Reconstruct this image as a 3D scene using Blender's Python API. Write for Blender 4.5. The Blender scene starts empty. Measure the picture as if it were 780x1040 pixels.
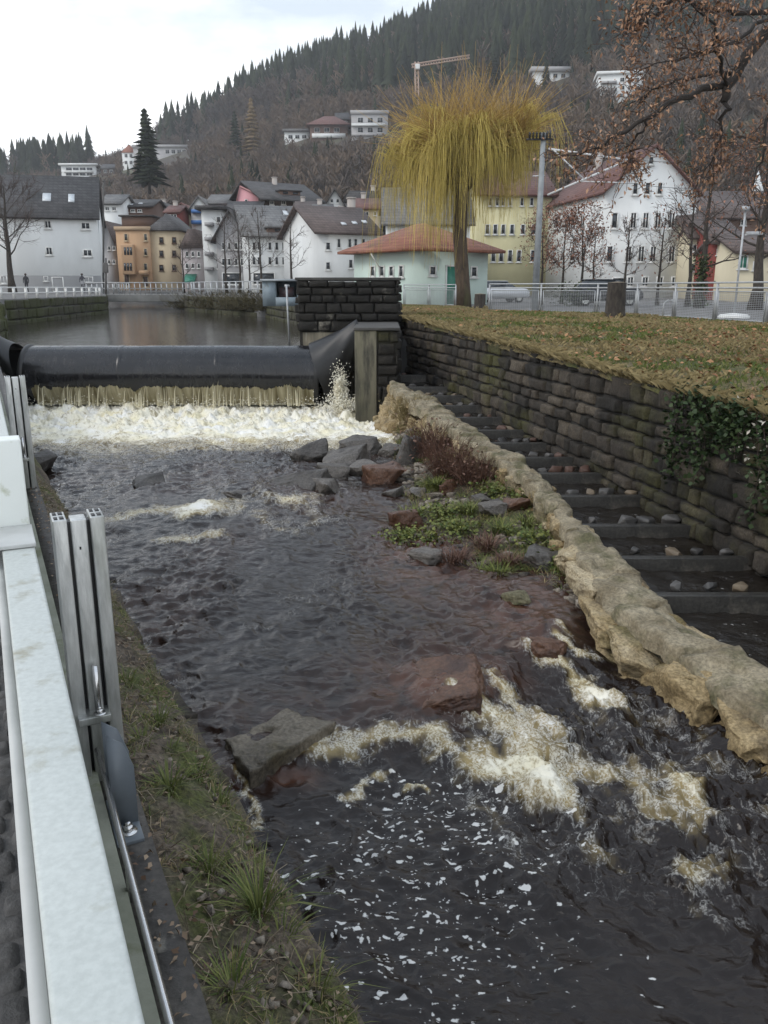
HAZE = .00022
import bpy, bmesh, math, random
import numpy as np
from mathutils import Vector, Matrix
R = math.radians
rng = np.random.default_rng(7)
random.seed(7)
scene = bpy.context.scene
COL = scene.collection
# ------------------------------------------------------------ camera: at the origin, 1.75 m above the walkway
FPX = 850.0; PITCH = math.atan(228 / 850.0)
SP, CP = math.sin(PITCH), math.cos(PITCH)
cd = bpy.data.cameras.new('camera'); cam = bpy.data.objects.new('camera', cd); COL.objects.link(cam)
cd.sensor_fit = 'VERTICAL'; cd.sensor_height = 36; cd.lens = FPX / 1040 * 36
cd.clip_start = .05; cd.clip_end = 5000
cam.location = (0, 0, 0); cam.rotation_euler = (R(90) - PITCH, 0, 0)
scene.camera = cam
def ray(x, y):
    xc = (x - 390) / FPX; yc = (520 - y) / FPX
    return xc, CP + SP * yc, -SP + CP * yc
def P(x, y, Y):                      # point seen at x, y that stands Y metres ahead
    a, b, c = ray(x, y); t = Y / b
    return np.array((a * t, Y, c * t))
def PZ(x, y, z):                     # point seen at x, y on the level z
    a, b, c = ray(x, y); t = z / c
    return np.array((a * t, b * t, z))
def PS(x, y, z0, sl):                # on the sloping level z = z0 + sl*Y
    a, b, c = ray(x, y); t = z0 / (c - sl * b)
    return np.array((a * t, b * t, c * t))
def elev(y):
    a, b, c = ray(390, y); return c / b
def proj(X, Y, Z):
    d = Y * CP - Z * SP; u = Y * SP + Z * CP
    return 390 + FPX * X / d, 520 - FPX * u / d
# ------------------------------------------------------------ noise
def _h(ix, iy, iz, s):
    n = (ix.astype(np.int64) * 374761393 + iy.astype(np.int64) * 668265263 + iz.astype(np.int64) * 2147483647 + s * 974634777) & 0xffffffff
    n = ((n ^ (n >> 13)) * 1274126177) & 0xffffffff
    n = ((n ^ (n >> 16)) * 2246822519) & 0xffffffff
    return n ^ (n >> 15)
def vn(x, y, z=None, s=0):           # gradient noise, about -1..1
    x = np.asarray(x, float); y = np.asarray(y, float)
    z = np.zeros_like(x) if z is None else np.asarray(z, float)
    ix = np.floor(x); iy = np.floor(y); iz = np.floor(z)
    fx, fy, fz = x - ix, y - iy, z - iz
    w = lambda t: t * t * t * (t * (t * 6 - 15) + 10)
    u, v, q = w(fx), w(fy), w(fz)
    out = 0
    for dx in (0, 1):
        for dy in (0, 1):
            for dz in (0, 1):
                h = _h(ix + dx, iy + dy, iz + dz, s)
                g = ((h & 1023) / 511.5 - 1) * (fx - dx) + (((h >> 10) & 1023) / 511.5 - 1) * (fy - dy) + (((h >> 20) & 1023) / 511.5 - 1) * (fz - dz)
                out = out + g * (u if dx else 1 - u) * (v if dy else 1 - v) * (q if dz else 1 - q)
    return out * 1.4
def fbm(x, y, z=None, s=0, o=4, g=.5):
    a, t = 1, 0
    for k in range(o):
        t = t + a * vn(x * 2 ** k, y * 2 ** k, None if z is None else z * 2 ** k, s + k * 17); a *= g
    return t
def sst(a, b, x):
    t = np.clip((x - a) / (b - a), 0, 1); return t * t * (3 - 2 * t)
# ------------------------------------------------------------ mesh builder
class MB:
    def __init__(s): s.v = []; s.f = []; s.n = 0; s.at = {}
    def add(s, v, f, **at):
        v = np.asarray(v, float).reshape(-1, 3); s.v.append(v)
        if isinstance(f, np.ndarray): s.f.append(f + s.n)
        else:
            for q in f: s.f.append(np.array([q]) + s.n)
        for k, a in at.items(): s.at.setdefault(k, []).append(np.broadcast_to(np.asarray(a, float), (len(v),)))
        s.n += len(v); return s
    def box(s, a, b, M=None):
        x0, y0, z0 = a; x1, y1, z1 = b
        v = np.array([(x0,y0,z0),(x1,y0,z0),(x1,y1,z0),(x0,y1,z0),(x0,y0,z1),(x1,y0,z1),(x1,y1,z1),(x0,y1,z1)], float)
        if M is not None: v = M(v)
        return s.add(v, np.array([(0,3,2,1),(4,5,6,7),(0,1,5,4),(1,2,6,5),(2,3,7,6),(3,0,4,7)]))
    def bbox(s, a, b, r, M=None):    # box with chamfered edges
        bm = bmesh.new(); bmesh.ops.create_cube(bm, size=1)
        a = np.array(a, float); b = np.array(b, float)
        for v in bm.verts: v.co = Vector(a + (np.array(v.co) + .5) * (b - a))
        bmesh.ops.bevel(bm, geom=list(bm.edges), offset=r, segments=2, affect='EDGES', profile=.7)
        return s.bm(bm, M)
    def bm(s, bm, M=None, **at):
        bm.verts.index_update()
        v = np.array([q.co for q in bm.verts]); v = M(v) if M is not None else v
        f = [[q.index for q in p.verts] for p in bm.faces]; bm.free()
        by = {}
        for q in f: by.setdefault(len(q), []).append(q)
        n0 = s.n; first = True
        s.v.append(v); s.n += len(v)
        for k in by: s.f.append(np.array(by[k]) + n0)
        for k, a in at.items(): s.at.setdefault(k, []).append(np.broadcast_to(np.asarray(a, float), (len(v),)))
        return s
    def tube(s, pts, rad, n=6, cap=True, **at):
        p = np.asarray(pts, float); m = len(p); rad = np.broadcast_to(np.asarray(rad, float), (m,))
        d = np.gradient(p, axis=0); d /= np.linalg.norm(d, axis=1)[:, None] + 1e-9
        ref = np.array((0, 0, 1.)) if abs(d[0][2]) < .9 else np.array((1., 0, 0))
        a = np.cross(d, ref); a /= np.linalg.norm(a, axis=1)[:, None] + 1e-9
        b = np.cross(d, a)
        th = np.arange(n) * 2 * math.pi / n
        v = p[:, None] + rad[:, None, None] * (a[:, None] * np.cos(th)[None, :, None] + b[:, None] * np.sin(th)[None, :, None])
        i = np.arange(m - 1)[:, None] * n; j = np.arange(n)[None]; k = (j + 1) % n
        f = np.stack([i + j, i + k, i + n + k, i + n + j], -1).reshape(-1, 4)
        s.add(v.reshape(-1, 3), f, **at)
        if cap and n > 2:
            s.f.append(np.array([np.arange(n)[::-1]]) + s.n - m * n); s.f.append(np.array([np.arange(n)]) + s.n - n)
        return s
    def grid(s, V, **at):            # V: rows x cols x 3
        r, c = V.shape[:2]
        i = np.arange(r - 1)[:, None] * c + np.arange(c - 1)[None]
        f = np.stack([i, i + 1, i + c + 1, i + c], -1).reshape(-1, 4)
        return s.add(V.reshape(-1, 3), f, **{k: np.asarray(a).ravel() for k, a in at.items()})
    def lathe(s, c, prof, n=16):     # prof: (r, z)
        prof = np.array(prof, float); th = np.arange(n + 1) * 2 * math.pi / n
        V = np.stack([c[0] + prof[:, 0, None] * np.cos(th), c[1] + prof[:, 0, None] * np.sin(th), c[2] + np.repeat(prof[:, 1, None], n + 1, 1)], -1)
        return s.grid(V)
    def prism(s, poly, d0, M=None):  # polygon (k x 3) pushed along vector d0
        p = np.asarray(poly, float); k = len(p); v = np.vstack([p, p + np.asarray(d0, float)])
        if M is not None: v = M(v)
        s.add(v, [])
        n0 = s.n - 2 * k
        s.f.append(np.array([np.arange(k)[::-1]]) + n0); s.f.append(np.array([np.arange(k) + k]) + n0)
        j = np.arange(k); s.f.append(np.stack([j, (j + 1) % k, (j + 1) % k + k, j + k], -1) + n0)
        return s
    def build(s, name, m, parent=None, smooth=False, loc=None):
        v = np.vstack(s.v)
        o0 = np.array(ORG[parent.name]) if parent is not None else (np.array((v[:, 0].mean(), v[:, 1].mean(), v[:, 2].min())) if loc is None else np.array(loc, float))
        me = bpy.data.meshes.new(name); me.vertices.add(len(v)); me.vertices.foreach_set('co', (v - o0).astype(np.float32).ravel())
        L = np.concatenate([f.ravel() for f in s.f]).astype(np.int32)
        tot = np.concatenate([np.full(len(f), f.shape[1]) for f in s.f]).astype(np.int32)
        st = np.concatenate([[0], np.cumsum(tot)[:-1]]).astype(np.int32)
        me.loops.add(len(L)); me.loops.foreach_set('vertex_index', L)
        me.polygons.add(len(tot)); me.polygons.foreach_set('loop_start', st)
        me.update(calc_edges=True); me.validate()
        if smooth: me.polygons.foreach_set('use_smooth', np.ones(len(me.polygons), bool))
        for k, a in s.at.items():
            a = np.concatenate(a)
            if len(a) == len(me.vertices):
                at = me.attributes.new(k, 'FLOAT', 'POINT'); at.data.foreach_set('value', a.astype(np.float32))
        if m is not None: me.materials.append(m)
        o = bpy.data.objects.new(name, me); COL.objects.link(o)
        if parent is not None: o.parent = parent
        else: o.location = o0
        ORG[o.name] = tuple(o0)
        return o
ORG = {}
def thing(name, label, cat, loc, group=None):
    o = bpy.data.objects.new(name, None); COL.objects.link(o); o.location = [float(q) for q in loc]; o.empty_display_size = .3
    ORG[o.name] = tuple(loc)
    return tag(o, label, cat, group)
def tag(o, label, cat, group=None, kind=None):
    if label: o['label'] = label
    if cat: o['category'] = cat
    if group: o['group'] = group
    if kind: o['kind'] = kind
    return o
def struct(o): o['kind'] = 'structure'; return o
def copytree(o, parent=None):
    c = o.copy(); COL.objects.link(c)
    if parent is not None: c.parent = parent
    for ch in list(o.children): copytree(ch, c)
    return c
# ------------------------------------------------------------ materials
MATS = {}
def mat(name, c1, c2=None, rough=.8, sc=3, det=6, bump=0, bsc=20, metal=0, spec=.5, c3=None, sc3=1, lo=.35, hi=.65, lo3=.55, hi3=.65, stretch=None, attr=None, rvar=0, bdist=.02, grain=0, gamt=.45):
    if name in MATS: return MATS[name]
    m = bpy.data.materials.new(name); m.use_nodes = True; nt = m.node_tree; N = nt.nodes; L = nt.links
    b = N['Principled BSDF']; b.inputs['Roughness'].default_value = rough; b.inputs['Metallic'].default_value = metal
    b.inputs['Specular IOR Level'].default_value = spec
    tc = N.new('ShaderNodeTexCoord'); co = tc.outputs['Object']
    if stretch:
        mp = N.new('ShaderNodeMapping'); mp.inputs['Scale'].default_value = stretch; L.new(co, mp.inputs[0]); co = mp.outputs[0]
    def nz(scale, detail=6):
        n = N.new('ShaderNodeTexNoise'); n.inputs['Scale'].default_value = scale; n.inputs['Detail'].default_value = detail; n.inputs['Roughness'].default_value = .6
        L.new(co, n.inputs['Vector']); return n.outputs['Fac']
    def ramp(f, a, bb, p0, p1):
        r = N.new('ShaderNodeValToRGB'); L.new(f, r.inputs[0]); e = r.color_ramp.elements
        e[0].position, e[1].position = p0, p1; e[0].color = (*a, 1); e[1].color = (*bb, 1); return r.outputs[0]
    if c2 is None: c2 = tuple(q * .8 for q in c1)
    if attr:
        an = N.new('ShaderNodeAttribute'); an.attribute_name = attr; f = an.outputs['Fac']; col = ramp(f, c1, c2, 0, 1)
    else: col = ramp(nz(sc, det), c1, c2, lo, hi)
    if c3 is not None:
        mx = N.new('ShaderNodeMixRGB'); f3 = ramp(nz(sc3), (0, 0, 0), (1, 1, 1), lo3, hi3); L.new(f3, mx.inputs[0]); L.new(col, mx.inputs[1]); mx.inputs[2].default_value = (*c3, 1); col = mx.outputs[0]
    if grain:
        q = ramp(nz(grain, 5), (1 - gamt,) * 3, (1 + gamt * .4,) * 3, .35, .65); mx = N.new('ShaderNodeMixRGB'); mx.blend_type = 'MULTIPLY'; mx.inputs[0].default_value = 1; L.new(col, mx.inputs[1]); L.new(q, mx.inputs[2]); col = mx.outputs[0]
    L.new(col, b.inputs['Base Color'])
    if rvar:
        r = ramp(nz(sc * 2.3), (rough - rvar,) * 3, (rough + rvar,) * 3, .35, .65); L.new(r, b.inputs['Roughness'])
    if bump:
        bp = N.new('ShaderNodeBump'); bp.inputs['Strength'].default_value = bump; bp.inputs['Distance'].default_value = bdist; L.new(nz(bsc, 8), bp.inputs['Height']); L.new(bp.outputs[0], b.inputs['Normal'])
    MATS[name] = m; return m
def tiles(name, c1, c2, course=.35, bdist=.06, c3=None):       # roof tiles: courses follow the height, noise for wear
    if name in MATS: return MATS[name]
    m = mat(name, c1, c2, .75, sc=1.2, c3=c3, sc3=.35); nt = m.node_tree; N = nt.nodes; L = nt.links; b = N['Principled BSDF']
    tc = N.new('ShaderNodeTexCoord'); sp = N.new('ShaderNodeSeparateXYZ'); L.new(tc.outputs['Object'], sp.inputs[0])
    ad = N.new('ShaderNodeMath'); ad.operation = 'ADD'; L.new(sp.outputs[0], ad.inputs[0]); L.new(sp.outputs[1], ad.inputs[1])
    cb = N.new('ShaderNodeCombineXYZ'); L.new(ad.outputs[0], cb.inputs[0]); L.new(sp.outputs[2], cb.inputs[1])
    br = N.new('ShaderNodeTexBrick'); br.inputs['Scale'].default_value = 1; br.inputs['Brick Width'].default_value = course * 1.1; br.inputs['Row Height'].default_value = course * .6
    br.inputs['Mortar Size'].default_value = course * .07; br.inputs['Color1'].default_value = (1, 1, 1, 1); br.inputs['Color2'].default_value = (.6, .6, .6, 1); br.inputs['Mortar'].default_value = (.3, .3, .3, 1)
    L.new(cb.outputs[0], br.inputs['Vector'])
    bp = N.new('ShaderNodeBump'); bp.inputs['Distance'].default_value = bdist; bp.inputs['Strength'].default_value = .8; L.new(br.outputs['Color'], bp.inputs['Height']); L.new(bp.outputs[0], b.inputs['Normal'])
    src = b.inputs['Base Color'].links[0].from_socket
    mx = N.new('ShaderNodeMixRGB'); mx.blend_type = 'MULTIPLY'; mx.inputs[0].default_value = .6; L.new(src, mx.inputs[1]); L.new(br.outputs['Color'], mx.inputs[2]); L.new(mx.outputs[0], b.inputs['Base Color'])
    return m
M_glass = mat('window_glass', (.02, .025, .03), (.05, .055, .06), .12, sc=2)
M_frame = mat('window_frame_white', (.7, .7, .68), (.6, .6, .58), .5)
M_dframe = mat('window_frame_brown', (.10, .06, .04), (.07, .04, .03), .6)
M_wood = mat('dark_wood', (.055, .035, .025), (.03, .02, .015), .8, sc=6)
M_bark = mat('bark', (.06, .05, .04), (.025, .02, .017), .95, sc=14, bump=.8, bsc=25, stretch=(1, 1, .3))
M_twig = mat('twig_brown', (.085, .06, .05), (.05, .036, .03), .95, sc=2)
M_galv = mat('galvanised_steel', (.42, .43, .44), (.32, .33, .34), .5, sc=9, metal=.3)
M_alu = mat('aluminium', (.60, .61, .60), (.42, .43, .42), .4, sc=7, metal=.7, bump=.12, bsc=60, c3=(.24, .25, .21), sc3=7, lo3=.5, hi3=.72, stretch=(1, 1, .18), rvar=.08, grain=50, gamt=.2)
M_stain = mat('stainless', (.6, .6, .6), (.5, .5, .5), .25, metal=.95)
M_black = mat('rubber_dark', (.007, .007, .008), (.012, .012, .013), .45, sc=8)
# ------------------------------------------------------------ world
w = bpy.data.worlds.new('World'); scene.world = w; w.use_nodes = True
nt = w.node_tree; N = nt.nodes; L = nt.links; bg = N['Background']
sky = N.new('ShaderNodeTexSky'); sky.sky_type = 'NISHITA'; sky.sun_disc = False
SUN_EL, SUN_AZ = 42, -115
sky.sun_elevation = R(SUN_EL); sky.sun_rotation = R(SUN_AZ); sky.air_density = 1.2; sky.dust_density = 2
tc = N.new('ShaderNodeTexCoord')
mp = N.new('ShaderNodeMapping'); mp.inputs['Scale'].default_value = (1.6, 1.6, 4.2); mp.inputs['Location'].default_value = (.35, .2, .15); L.new(tc.outputs['Generated'], mp.inputs[0])
nz = N.new('ShaderNodeTexNoise'); nz.inputs['Scale'].default_value = 1.7; nz.inputs['Detail'].default_value = 7; nz.inputs['Roughness'].default_value = .52; L.new(mp.outputs[0], nz.inputs['Vector'])
rp = N.new('ShaderNodeValToRGB'); L.new(nz.outputs['Fac'], rp.inputs[0]); e = rp.color_ramp.elements
e[0].position = .38; e[0].color = (.44, .50, .56, 1); e[1].position = .6; e[1].color = (1.0, 1.0, 1.0, 1)
sc_ = N.new('ShaderNodeVectorMath'); sc_.operation = 'SCALE'; sc_.inputs['Scale'].default_value = 13.5; L.new(rp.outputs[0], sc_.inputs[0])
mx = N.new('ShaderNodeMixRGB'); mx.inputs[0].default_value = .88; L.new(sky.outputs[0], mx.inputs[1]); L.new(sc_.outputs[0], mx.inputs[2])
sz_ = N.new('ShaderNodeSeparateXYZ'); L.new(tc.outputs['Generated'], sz_.inputs[0])
zr_ = N.new('ShaderNodeValToRGB'); L.new(sz_.outputs[2], zr_.inputs[0]); e = zr_.color_ramp.elements   # heavier cloud overhead
e[0].position = .28; e[0].color = (1, 1, 1, 1); e[1].position = .75; e[1].color = (.74, .80, .88, 1)
mz = N.new('ShaderNodeMixRGB'); mz.blend_type = 'MULTIPLY'; mz.inputs[0].default_value = 1; L.new(mx.outputs[0], mz.inputs[1]); L.new(zr_.outputs[0], mz.inputs[2])
L.new(mz.outputs[0], bg.inputs['Color']); bg.inputs['Strength'].default_value = .1
sd = bpy.data.lights.new('sun', 'SUN'); sd.energy = .9; sd.angle = R(20); sd.color = (1, .95, .88)
so = bpy.data.objects.new('sun', sd); COL.objects.link(so)
# sky sun_rotation is clockwise from +Y seen from above
az = R(SUN_AZ); sdir = Vector((math.sin(az) * math.cos(R(SUN_EL)), math.cos(az) * math.cos(R(SUN_EL)), math.sin(R(SUN_EL))))
so.rotation_euler = sdir.to_track_quat('Z', 'Y').to_euler(); so.location = (0, 0, 60)
vs = scene.view_settings; vs.view_transform = 'Standard'; vs.look = 'None'; vs.exposure = .52; vs.gamma = 1
scene.cycles.max_bounces = 6; scene.cycles.volume_bounces = 1
# ============================================================ THE SETTING
# left embankment frame: s along the railing, n towards the river
DS = np.array((-.427, .904)); DN = np.array((.904, .427))
def W(s, n, z):
    s, n, z = np.broadcast_arrays(np.asarray(s, float), np.asarray(n, float), np.asarray(z, float))
    return np.stack([s * DS[0] + n * DN[0], s * DS[1] + n * DN[1], z], -1)
def WM(v): return W(v[:, 0], v[:, 1], v[:, 2])
# retaining wall line on the right
WA = np.array((.44, 25.3)); WB = np.array((4.27, 8.79)); WD = (WB - WA) / np.linalg.norm(WB - WA)
def wallX(Y): return WA[0] + (WA[1] - Y) * .232
def wallTop(Y): return np.interp(Y, [4, 10.6, 15.3, 25, 30], [-1.42, -1.3, -1.13, -.84, -.8])
UPZ = -1.62
# banks upstream of the weir
LB = np.array([(.2, 0), (-2.4, 5.2), (-9.9, 20.9), (-11.5, 26), (-16.6, 37), (-18, 56), (-23.7, 73.5), (-34, 95), (-60, 130)])
RB = np.array([(-2.3, 26.8), (-3.2, 36), (-6.7, 48.6), (-14, 60.8), (-16.8, 73.5), (-24, 95), (-50, 130)])
HX = [0, 60, 100, 130, 200, 250, 300, 350, 400, 430, 470, 520, 600, 780]
HY = [150, 142, 132, 124, 100, 72, 52, 35, 20, 8, -15, -40, -80, -140]
HA = [(x - 390) / FPX / 1.1 for x in HX]; HK = [(elev(y) - .037) * 600 / 172 for y in HY]
def hill(X, Y):
    a = np.asarray(X) / np.maximum(Y, 1); k = np.interp(a, HA, HK)
    b = np.interp(Y, [0, 105, 130, 350, 600, 760, 1100], [0, 0, 3, 60, 172, 200, 150])
    return -.5 + k * b
def zR(X, Y):    # right street level
    return np.where(Y < 110, np.interp(X, [-30, -6, 0, 6], [-.5, -.5, -.98, -1.0]), 0)
def ground_z(X, Y):
    return hill(X, Y) + np.where(Y < 105, np.interp(X, [-6, 0], [0, -.5]) * np.interp(Y, [60, 105], [1, 0]), 0)
def hit(x, y, lo=105, hi=900):
    Ys = np.linspace(lo, hi, 1600); a, b, c = ray(x, y)
    z = Ys / b * c; g = ground_z(Ys / b * a, Ys)
    i = np.argmax(g >= z); return np.array((Ys[i] / b * a, Ys[i], g[i]))
rows = np.concatenate([np.arange(-6, 24, 1.0), np.arange(24, 110, 2.0), np.arange(110, 300, 6.0), np.arange(300, 1000, 14.0)])
V = []
for Y in rows:
    xl = np.interp(Y, LB[:, 1], LB[:, 0])
    xr = wallX(Y) + .25 if Y < 26 else np.interp(Y, RB[:, 1], RB[:, 0])
    if Y > 130: xl = xr = -55; 
    if Y < 21: xl = xl - .25
    wmax = max(60, abs(Y) * 1.3)
    xs = np.concatenate([xl - (np.linspace(1, 0, 30) ** 1.6) * (wmax - 55 if Y > 130 else wmax), [xl], np.linspace(xl, xr, 4), [xr], xr + (np.linspace(0, 1, 50) ** 1.6) * (wmax + 55)])
    z = ground_z(xs, np.full_like(xs, Y)) + .25 * vn(xs * .07, np.full_like(xs, Y * .07), s=3) * (Y > 120) * 6
    if Y < 130: z[31:35] = -4.4
    if Y < 26:
        z[:31] = -1.8; k = np.arange(35, 86); z[35:] = np.minimum(z[35:], -1.05 - np.interp(xs[35:] - xr, [0, 8], [.5, 0]))
    elif Y < 36: z[:31] = np.interp(Y, [26, 36], [-1.6, -.5])
    V.append(np.stack([xs, np.full_like(xs, Y), z], -1))
M_ground = mat('street_ground', (.13, .125, .12), (.09, .088, .085), .9, sc=.6, bump=.3, bsc=8)
nt = M_ground.node_tree; N = nt.nodes; L = nt.links; b = N['Principled BSDF']; src = b.inputs['Base Color'].links[0].from_socket
g = N.new('ShaderNodeNewGeometry'); sp = N.new('ShaderNodeSeparateXYZ'); L.new(g.outputs['Position'], sp.inputs[0])
mr = N.new('ShaderNodeMapRange'); mr.inputs[1].default_value = 1; mr.inputs[2].default_value = 6; L.new(sp.outputs[2], mr.inputs[0])
nz2 = N.new('ShaderNodeTexNoise'); nz2.inputs['Scale'].default_value = .05; nz2.inputs['Detail'].default_value = 8; L.new(g.outputs['Position'], nz2.inputs['Vector'])
r2 = N.new('ShaderNodeValToRGB'); L.new(nz2.outputs['Fac'], r2.inputs[0]); r2.color_ramp.elements[0].color = (.055, .045, .035, 1); r2.color_ramp.elements[1].color = (.085, .085, .04, 1); r2.color_ramp.elements[0].position = .42; r2.color_ramp.elements[1].position = .62
mx = N.new('ShaderNodeMixRGB'); L.new(mr.outputs[0], mx.inputs[0]); L.new(src, mx.inputs[1]); L.new(r2.outputs[0], mx.inputs[2]); L.new(mx.outputs[0], b.inputs['Base Color'])
struct(MB().grid(np.array(V)).build('ground', M_ground, loc=(0, 0, 0), smooth=True))

# ---------------------------------------------------------------- river below the weir
LEDGE = np.array([PZ(*q, -3.3)[:2] for q in [(120, 830), (225, 795), (340, 742), (400, 742), (470, 735), (520, 695), (545, 668), (615, 640)]])
LEDGE = LEDGE[np.argsort(LEDGE[:, 0])]
def ledgeY(X): return np.interp(X, LEDGE[:, 0], LEDGE[:, 1])
DAMY = 23.0
def water_base(X, Y):
    up = np.interp(Y, [8, 21], [-3.25, -3.14])
    k = sst(.35, -.45, Y - ledgeY(X))
    return up * (1 - k) + -3.40 * k
def wat(x, y, z=-3.3): return PZ(x, y, z)[:2]
def seg_d(X, Y, pts):
    d = np.full(X.shape, 1e9)
    for a, b in zip(pts[:-1], pts[1:]):
        ab = b - a; t = np.clip(((X - a[0]) * ab[0] + (Y - a[1]) * ab[1]) / (ab @ ab + 1e-9), 0, 1)
        d = np.minimum(d, np.hypot(X - a[0] - t * ab[0], Y - a[1] - t * ab[1]))
    return d
nr, nc = 800, 430
Yr = np.exp(np.linspace(math.log(1.6), math.log(23.6), nr))
def leftX(Y): return -.4723 * Y + .86      # face of the left embankment
def rightX(Y): return np.interp(Y, [1.5, 5.66, 7.3, 9.1, 12.1, 20, 24], [6.4, 3.6, 2.9, 2.7, 2.6, .9, -.3])
u = np.linspace(0, 1, nc)
X = leftX(Yr)[:, None] - .4 + (rightX(Yr) - leftX(Yr) + .8)[:, None] * u[None]; Y = np.repeat(Yr[:, None], nc, 1)
Zb = water_base(X, Y)
# foam strokes: pixel polylines on the photo's river, put down on the water surface in metres
strokes = [  # (points, half width m, foam strength, height m)
    ([(335, 768), (390, 757), (440, 764)], .19, .9, .09),
    ([(470, 735), (510, 740), (545, 775), (555, 805)], .22, 1.15, .13),
    ([(490, 780), (530, 802), (560, 815)], .17, .85, .06),
    ([(500, 706), (520, 722), (550, 745)], .15, .9, .10),
    ([(540, 672), (580, 690), (610, 715)], .16, 1.0, .09),
    ([(560, 660), (590, 672)], .12, 1.0, .05),
    ([(610, 715), (650, 760), (700, 800)], .16, .62, .03),
    ([(560, 800), (620, 780), (690, 800), (720, 830)], .12, .5, .03),
    ([(480, 772), (540, 802), (600, 850)], .22, .66, .05),
    ([(560, 752), (620, 792), (680, 826)], .18, .56, .04),
    ([(440, 764), (470, 768), (500, 790)], .18, .70, .04),
    ([(640, 800), (690, 850), (720, 900)], .12, .45, .03),
    ([(350, 805), (385, 785)], .075, 1.0, .02),
    ([(410, 800), (428, 803)], .05, 1., .01),
    ([(470, 812), (495, 835), (535, 868)], .12, .64, .02),
    ([(240, 800), (262, 835)], .08, .7, .02),
    ([(250, 795), (300, 772), (335, 755)], .09, .8, .02),
    ([(700, 900), (715, 925), (760, 945)], .12, .6, .03),
    ([(690, 790), (720, 860), (735, 900)], .14, .42, .03),
    ([(600, 860), (640, 880), (700, 890)], .10, .35, .02),
    ([(120, 527), (160, 520), (200, 522)], .34, .8, .06),
    ([(165, 548), (215, 545)], .26, .74, .05),
    ([(210, 517), (260, 507), (310, 515), (330, 530)], .38, .66, .08),
    ([(190, 525), (250, 520), (290, 540)], .35, .66, .05),
    ([(290, 512), (330, 505)], .22, .6, .05),
    ([(245, 632), (275, 633)], .10, .55, .03),
    ([(320, 660), (350, 650)], .12, .4, .02),
    ([(120, 510), (150, 500), (180, 498)], .2, .4, .04),
]
F = np.zeros_like(X); Hh = np.zeros_like(X)
wx = X + .15 * fbm(X * 2.4, Y * 2.4, s=91, o=4, g=.6); wy = Y + .18 * fbm(X * 2.4, Y * 2.4, s=95, o=4, g=.6)
for pts, hw, st, hh in strokes:
    pp = np.array([wat(*q, -3.2 if q[1] < 640 else -3.38) for q in pts])
    d = seg_d(wx, wy, pp); gss = np.exp(-(d / hw) ** 1.5)
    F = np.maximum(F, gss * min(st, .78)) if st > .66 else F + gss * st * .62
    Hh += np.exp(-(d / (hw * 1.3)) ** 2) * hh * .6
# flecks of foam drifting on the dark pool below the ledge, and streaky turbulence on the right
px, py = proj(X, Y, Zb)
fleck = sst(150, 20, np.hypot((px - 440) * .75, (py - 880) * .9)) * .8 + .55 * sst(230, 60, np.hypot((px - 470) * .8, py - 950))
fleck = np.clip(fleck, 0, 1) * sst(770, 800, py)
below = sst(.1, -.5, Y - ledgeY(X))
turb = sst(430, 610, px) * sst(640, 730, py) * sst(1000, 850, py)
sun_ = np.clip(turb, 0, 1)
# boil below the weir
dd = DAMY - Y
boil = sst(6.6, 4.6, dd + .5 * fbm(X * .8, Y * .8, s=5, o=3))
F = np.maximum(F, boil * 1.25); 
edge = sst(9.3, 5.2, dd + .8 * fbm(X * .6, Y * .6, s=8, o=3)); F = np.maximum(F, edge * .62)
fx = X * .97 + Y * .24; fy = -X * .24 + Y * .97    # along the flow
ch = fbm(fx * 1.1, fy * .8, s=21, o=3)
rid = 1 - np.abs(fbm(fx * 2.6 + ch * .5, fy * 3.2 + ch * .4, s=31, o=3))
rid2 = 1 - np.abs(fbm(fx * 6.5 + ch, fy * 8.5, s=41, o=3))
calm = 1 - .2 * np.clip(below * (1 - sun_), 0, 1)
dg = fbm(fx * .9 + .45 * fy, fy * 1.5 - .5 * fx, s=36, o=3); rid3 = 1 - np.abs(fbm(fx * 1.9 + .9 * fy + .6 * ch, fy * 3.4 - .6 * fx, s=38, o=2))
flow = fbm(fx * 1.5 + .5 * ch, fy * .33, s=35, o=4); tng = .50 + .8 * sst(-.35, .35, fbm(fx * .7, fy * .28 + 3, s=37, o=3))
Z = Zb + .045 * ch + .030 * flow + calm * tng * (.052 * (np.clip(rid, 0, 2) ** 1.4 - .6) + .040 * (np.clip(rid3, 0, 2) ** 3 - .3) * sst(-.3, .3, dg) + .011 * (rid2 ** 2 - .5)) + Hh
tb = np.clip(sun_ + .35 * np.clip(F, 0, 1), 0, 1)
Z += tb * (.075 * fbm(fx * 3, fy * 3.5, s=51, o=5, g=.6) + .02 * (1 - np.abs(fbm(fx * 9, fy * 9, s=57, o=2))))
bl = np.abs(fbm(X * 1.7, Y * 1.5, s=61, o=4))
hb = np.exp(-((dd - 1.6) / 1.5) ** 2)
bh = boil * sst(5.5, 2.8, dd) + .12 * boil
Z += bh * (-.04 * hb + (.17 * hb + .11) * (bl - .25) + .065 * fbm(X * 4.5, Y * 4.5, s=63, o=4, g=.65))
# mounds where rocks push the water up
for (x_, y_, r_, h_) in [(450, 700, .42, .10), (150, 492, .5, .06), (265, 500, .8, .10), (560, 640, .35, .05), (240, 480, .8, .05)]:
    c = wat(x_, y_, -3.2); Z += h_ * np.exp(-((X - c[0]) ** 2 + ((Y - c[1]) / 1.0) ** 2) / r_ ** 2)
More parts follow.
